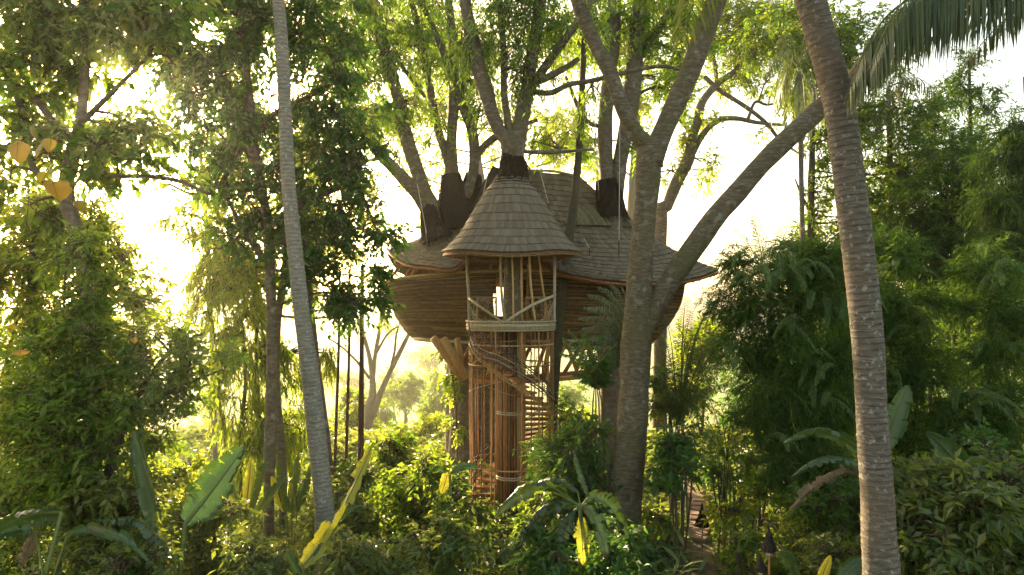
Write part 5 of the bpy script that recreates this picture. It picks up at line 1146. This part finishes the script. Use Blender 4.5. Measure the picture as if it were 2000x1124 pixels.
# ferns
def fern(label, px, Y, n=10, L=1.0, group=None, mat='cover', h=.6):
    x = (px - 1000) / F * Y; z = gz_at(px, Y) + h; t = thing('fern', label, 'fern', (x, Y, z - h), group)
    if h > .3: b = MB(); tube(b, [[x, Y, z - h], [x, Y, z]], .05, 6); b.build('stem', M['twig'], t)
    for k in range(n):
        a = k / n * 6.28 + rng.uniform(-.2, .2); el = rng.uniform(.35, .9); d = np.array([math.cos(a) * math.cos(el), math.sin(a) * math.cos(el), math.sin(el)])
        frond(t, np.array([x, Y, z]), d, L * rng.uniform(.8, 1.15), 1.1, L * .22, 20, .035, mat, hang=.25)
for l, px, Y, h, L in (('big tree fern left of the stair foot with sunlit fronds', 905, 18, 1.0, 1.2), ('tree fern below the small banana plant', 850, 16.5, .8, 1.2), ('fern in front of the clad column foot', 985, 18.5, .9, 1.0), ('fern at the bottom edge left of centre', 800, 15, .8, 1.1),
                       ('fern right of the bright twisted leaf', 720, 15.5, .7, 1.1), ('fern in the sunlit patch left of the pale palm foot', 560, 16, .6, 1.0), ('fern at the foot of the slim dark trunk', 470, 16, .6, 1.0), ('fern behind the bottom ginger plants', 1080, 16.5, .8, 1.1),
                       ('fern at the bottom left beside the hanging leaf', 400, 14.5, .6, 1.1), ('fern beneath the drooping corner leaf', 170, 13.5, .6, 1.1), ('fern low at the bottom edge under the left fern', 640, 13.6, .6, .9)):
    fern(l, px, Y, 11, L, h=h)

# shrubs of the undergrowth
US = [ # label, px, py, rx, ry, Y, leaf, Lpx, ratio
 ('dense broad-leaved shrub filling the bottom right corner', 1860, 1010, 130, 105, 13.5, 'cover', 26, .42),
 ('broad-leaved shrub rising at the right edge', 1960, 960, 70, 90, 14.5, 'cover', 24, .42),
 ('broad-leaved shrub just right of the close palm foot', 1780, 960, 60, 70, 15, 'cover', 22, .42),
 ('small-leaved shrub in the dark under the right bamboo', 1880, 880, 90, 50, 18, 'leaf_dark', 15, .45),
 ('black-green leafy shrub at the foot of the forked trunk, right side', 1318, 925, 50, 62, 18.5, 'leaf_dark', 20, .5),
 ('dark shrub hanging over the left side of the path', 1330, 860, 60, 50, 19, 'leaf_dark', 17, .5),
 ('large dark leafy shrub between the stairs and the forked trunk', 1132, 880, 65, 60, 20.5, 'leaf_dark', 17, .5),
 ('grey-green bush right of the stair cage', 1110, 850, 45, 60, 22, 'leaf_mid', 14, .45),
 ('leafy bush right of the forked trunk at mid height', 1310, 770, 50, 60, 24, 'leaf_mid', 13, .4),
 ('dark broad-leaved plant in front of the forked trunk foot', 1215, 1030, 50, 30, 16, 'leaf_dark', 20, .5),
 ('leafy bush behind the small banana plant', 800, 930, 75, 50, 22, 'leaf_mid', 16, .5),
 ('broad green bush right of the canes', 760, 860, 60, 55, 26, 'leaf_mid', 14, .55),
 ('bush with large light leaves behind the twisted leaf', 690, 950, 60, 50, 20, 'cover', 18, .5),
 ('low bush at the foot of the grey trunk', 640, 980, 50, 40, 18, 'cover', 16, .5),
 ('bush in front of the stair cage, left side', 900, 965, 60, 40, 20, 'leaf_mid', 16, .5),
 ('bush right of the column foot', 1060, 975, 55, 35, 19.5, 'leaf_mid', 15, .5),
 ('sun-flecked bush at the bottom left of the slim trunk', 420, 1010, 80, 50, 15.5, 'cover', 17, .45),
 ('sun-flecked bush below the left shrubby tree', 200, 980, 110, 70, 13.5, 'cover', 18, .45),
 ('bush at the left edge above the drooping corner leaf', 40, 950, 80, 80, 14.5, 'leaf_mid', 18, .45),
 ('low leafy bush along the bottom edge at the far left', 280, 1090, 110, 45, 12.5, 'cover', 19, .45),
 ('low leafy bush along the bottom edge left of the twisted leaf', 500, 1085, 90, 50, 12.8, 'cover', 19, .45),
 ('low leafy bush along the bottom edge right of the twisted leaf', 720, 1080, 90, 55, 13, 'cover', 19, .45),
 ('leafy bush at the bottom between fern and banana', 870, 1060, 90, 60, 13.6, 'cover', 19, .45),
 ('leafy bush under the banana plant', 1060, 1080, 80, 50, 13.4, 'leaf_dark', 19, .45),
 ('dark bush under the ginger plants', 1200, 1080, 70, 45, 14, 'leaf_dark', 19, .45),
 ('sunlit low plants right of the path', 1450, 990, 60, 30, 20, 'leaf_light', 14, .6),
 ('low bright plants around the bottom lantern', 1440, 1060, 70, 28, 16.5, 'leaf_mid', 16, .55),
 ('low green plants left of the path', 1300, 1010, 40, 25, 20.5, 'leaf_mid', 15, .5),
 ('bush at the foot of the bamboo mass', 1580, 1000, 60, 40, 17, 'leaf_mid', 16, .5),
 ('low bush at the bottom edge left of the close palm', 1630, 1070, 60, 45, 14, 'cover', 18, .45),
 ('dark bush between bamboo and close palm foot', 1660, 980, 50, 50, 16, 'leaf_dark', 16, .45),
 ('leafy bush above the left banana leaf by the valley', 340, 930, 60, 40, 17, 'leaf_light', 14, .5),
 ('dark leafy bush at the path bend', 1410, 930, 45, 35, 23, 'leaf_dark', 13, .5),
 ('dark leafy bush behind the path on the right', 1480, 940, 40, 40, 22, 'leaf_feather', 13, .3),
 ('grassy tuft beside the forked trunk near the terrace', 1090, 900, 40, 50, 21, 'leaf_dark', 26, .10),
 ('light green sprig bush at the right edge above the shrub', 1950, 900, 40, 50, 15.5, 'cover', 20, .45),
 ('dark broad bush left of the near path end', 1262, 1060, 45, 35, 17, 'leaf_dark', 18, .5),
 ('bright bush in the gap behind the canes', 690, 790, 50, 35, 50, 'leaf_light', 9, .5),
 ('bright wood-edge bush far right under the bamboo', 1940, 760, 50, 50, 34, 'leaf_light', 10, .5),
 ('bright bush behind the right wood, low', 1820, 800, 60, 35, 36, 'leaf_light', 10, .5),
]
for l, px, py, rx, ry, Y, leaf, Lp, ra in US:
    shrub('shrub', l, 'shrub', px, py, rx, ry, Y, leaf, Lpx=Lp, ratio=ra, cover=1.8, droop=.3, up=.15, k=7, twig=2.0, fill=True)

# ------------------------------------------------------------ path, terrace, lanterns
pc = [(1352, 1052, 54), (1366, 1030, 44), (1366, 1010, 38), (1368, 990, 34), (1366, 975, 30), (1352, 962, 28), (1338, 952, 26)]
path = thing('stone_path', 'reddish stepping-slab path leading away right of the forked trunk', 'path', (6, 22, 0)); path['kind'] = 'structure'
pth = []
for q in cr(pc, 8):
    z = 0; Yp = 7.2 * F / (q[1] - HZ)
    for _ in range(6): Yp = (CAMZ - float(ground_z((q[0] - 1000) / F * Yp, Yp))) * F / (q[1] - HZ)
    pth.append([(q[0] - 1000) / F * Yp, Yp, q[2] / F * Yp])
pth = np.array(pth); L = np.concatenate([[0], np.cumsum(np.linalg.norm(np.diff(pth[:, :2], axis=0), axis=1))])
del path['label']; del path['category']
PV = []
for k in range(3):
    b = MB(); v = [(-.5, -.5, 0), (.5, -.5, 0), (-.5, .5, 0), (.5, .5, 0), (-.47, -.46, 1), (.47, -.45, 1), (-.46, .47, 1), (.48, .45, 1)]
    b.add(v, [(0, 2, 3), (0, 3, 1), (4, 5, 7), (4, 7, 6), (0, 1, 5), (0, 5, 4), (2, 6, 7), (2, 7, 3), (0, 4, 6), (0, 6, 2), (1, 3, 7), (1, 7, 5)], k / 2); o = b.build('slab', M['paver'], origin=(0, 0, 0)); PV.append(o.data); bpy.data.objects.remove(o)
for s in np.arange(0.1, L[-1], .52):
    x, y, w = (np.interp(s, L, pth[:, i]) for i in range(3)); x2, y2 = (np.interp(s + .2, L, pth[:, i]) for i in range(2))
    a = math.atan2(y2 - y, x2 - x) - math.pi / 2
    o = bpy.data.objects.new('slab', PV[int(rng.integers(0, 3))]); col.objects.link(o); o.parent = path; o.matrix_parent_inverse = Matrix.Translation(WLOC[path.name]).inverted()
    o.location = (x, y, float(ground_z(x, y)) - .02); o.rotation_euler = (rng.normal() * .02, rng.normal() * .02, a + rng.normal() * .06); o.scale = (w * rng.uniform(.9, 1.05), .46, .09)
tb = MB(); xs_ = np.linspace(at(1085, 0, 26)[0], at(1215, 0, 26)[0], 14); ys_ = np.linspace(23.6, 28.5, 10); A_, B_ = np.meshgrid(xs_, ys_)
i_ = np.arange(9)[:, None] * 14 + np.arange(13)[None]; tb.add(np.stack([A_, B_, ground_z(A_, B_) + .03], -1).reshape(-1, 3), np.stack([np.stack([i_, i_ + 1, i_ + 15], -1), np.stack([i_, i_ + 15, i_ + 14], -1)], 2).reshape(-1, 3))
tag(tb.build('terrace', M['paver'], smooth=True), kind='structure')
def lantern(label, px, pyhat, hatpx, Y, pole_px):
    x = (px - 1000) / F * Y; z0 = gz_at(px, Y); zt_ = at(px, pyhat, Y)[2]; t = thing('garden_lantern', label, 'garden lantern', (x, Y, z0), 'thatch-hatted garden lanterns')
    s = hatpx / F * Y
    b = MB(); tube(b, [[x, Y, z0 - .05], [x + .01, Y, zt_]], .022, 6); b.build('pole', M['bamboo_red'] if pole_px else M['twig'], t, True)
    b = MB(); H = s * 1.75
    tube(b, [[x, Y, zt_], [x, Y, zt_ + H * .18], [x, Y, zt_ + H * .45], [x, Y, zt_ + H * .72], [x, Y, zt_ + H]], [s * .5, s * .46, s * .24, s * .12, s * .03], 12, .4, .04)
    th = rng.uniform(0, 6.28, 160); q = rng.uniform(0, .7, 160); rr = np.interp(q, [0, .18, .45, .72], [.5, .46, .24, .12]) * s
    A = np.stack([x + rr * np.cos(th), Y + rr * np.sin(th), zt_ + q * H], 1); sticks(b, A, A + np.stack([np.cos(th) * .1 * s, np.sin(th) * .1 * s, -.16 * s + 0 * th], 1), .008, .002); b.build('hat', M['lantern_hat'], t)
    b = MB(); tube(b, [[x, Y, zt_ - s * .30], [x, Y, zt_ + .02]], s * .2, 8, .8); b.build('lamp_glass', M['rope'], t)
lantern('dark cone-hatted lantern standing on the near end of the slab path', 1371, 1028, 26, 20.0, 1)
lantern('largest black cone-hatted lantern near the bottom edge, right of the clearing', 1502, 1076, 28, 14.9, 1)
lantern('cone-hatted lantern at the very bottom edge left of the largest one', 1486, 1116, 20, 14.3, 0)
lantern('cone-hatted lantern beside the dark bushes right of the path', 1411, 972, 16, 21.5, 1)
lantern('farthest small reddish cone-hatted lantern behind the path bend', 1378, 930, 12, 25.5, 1)
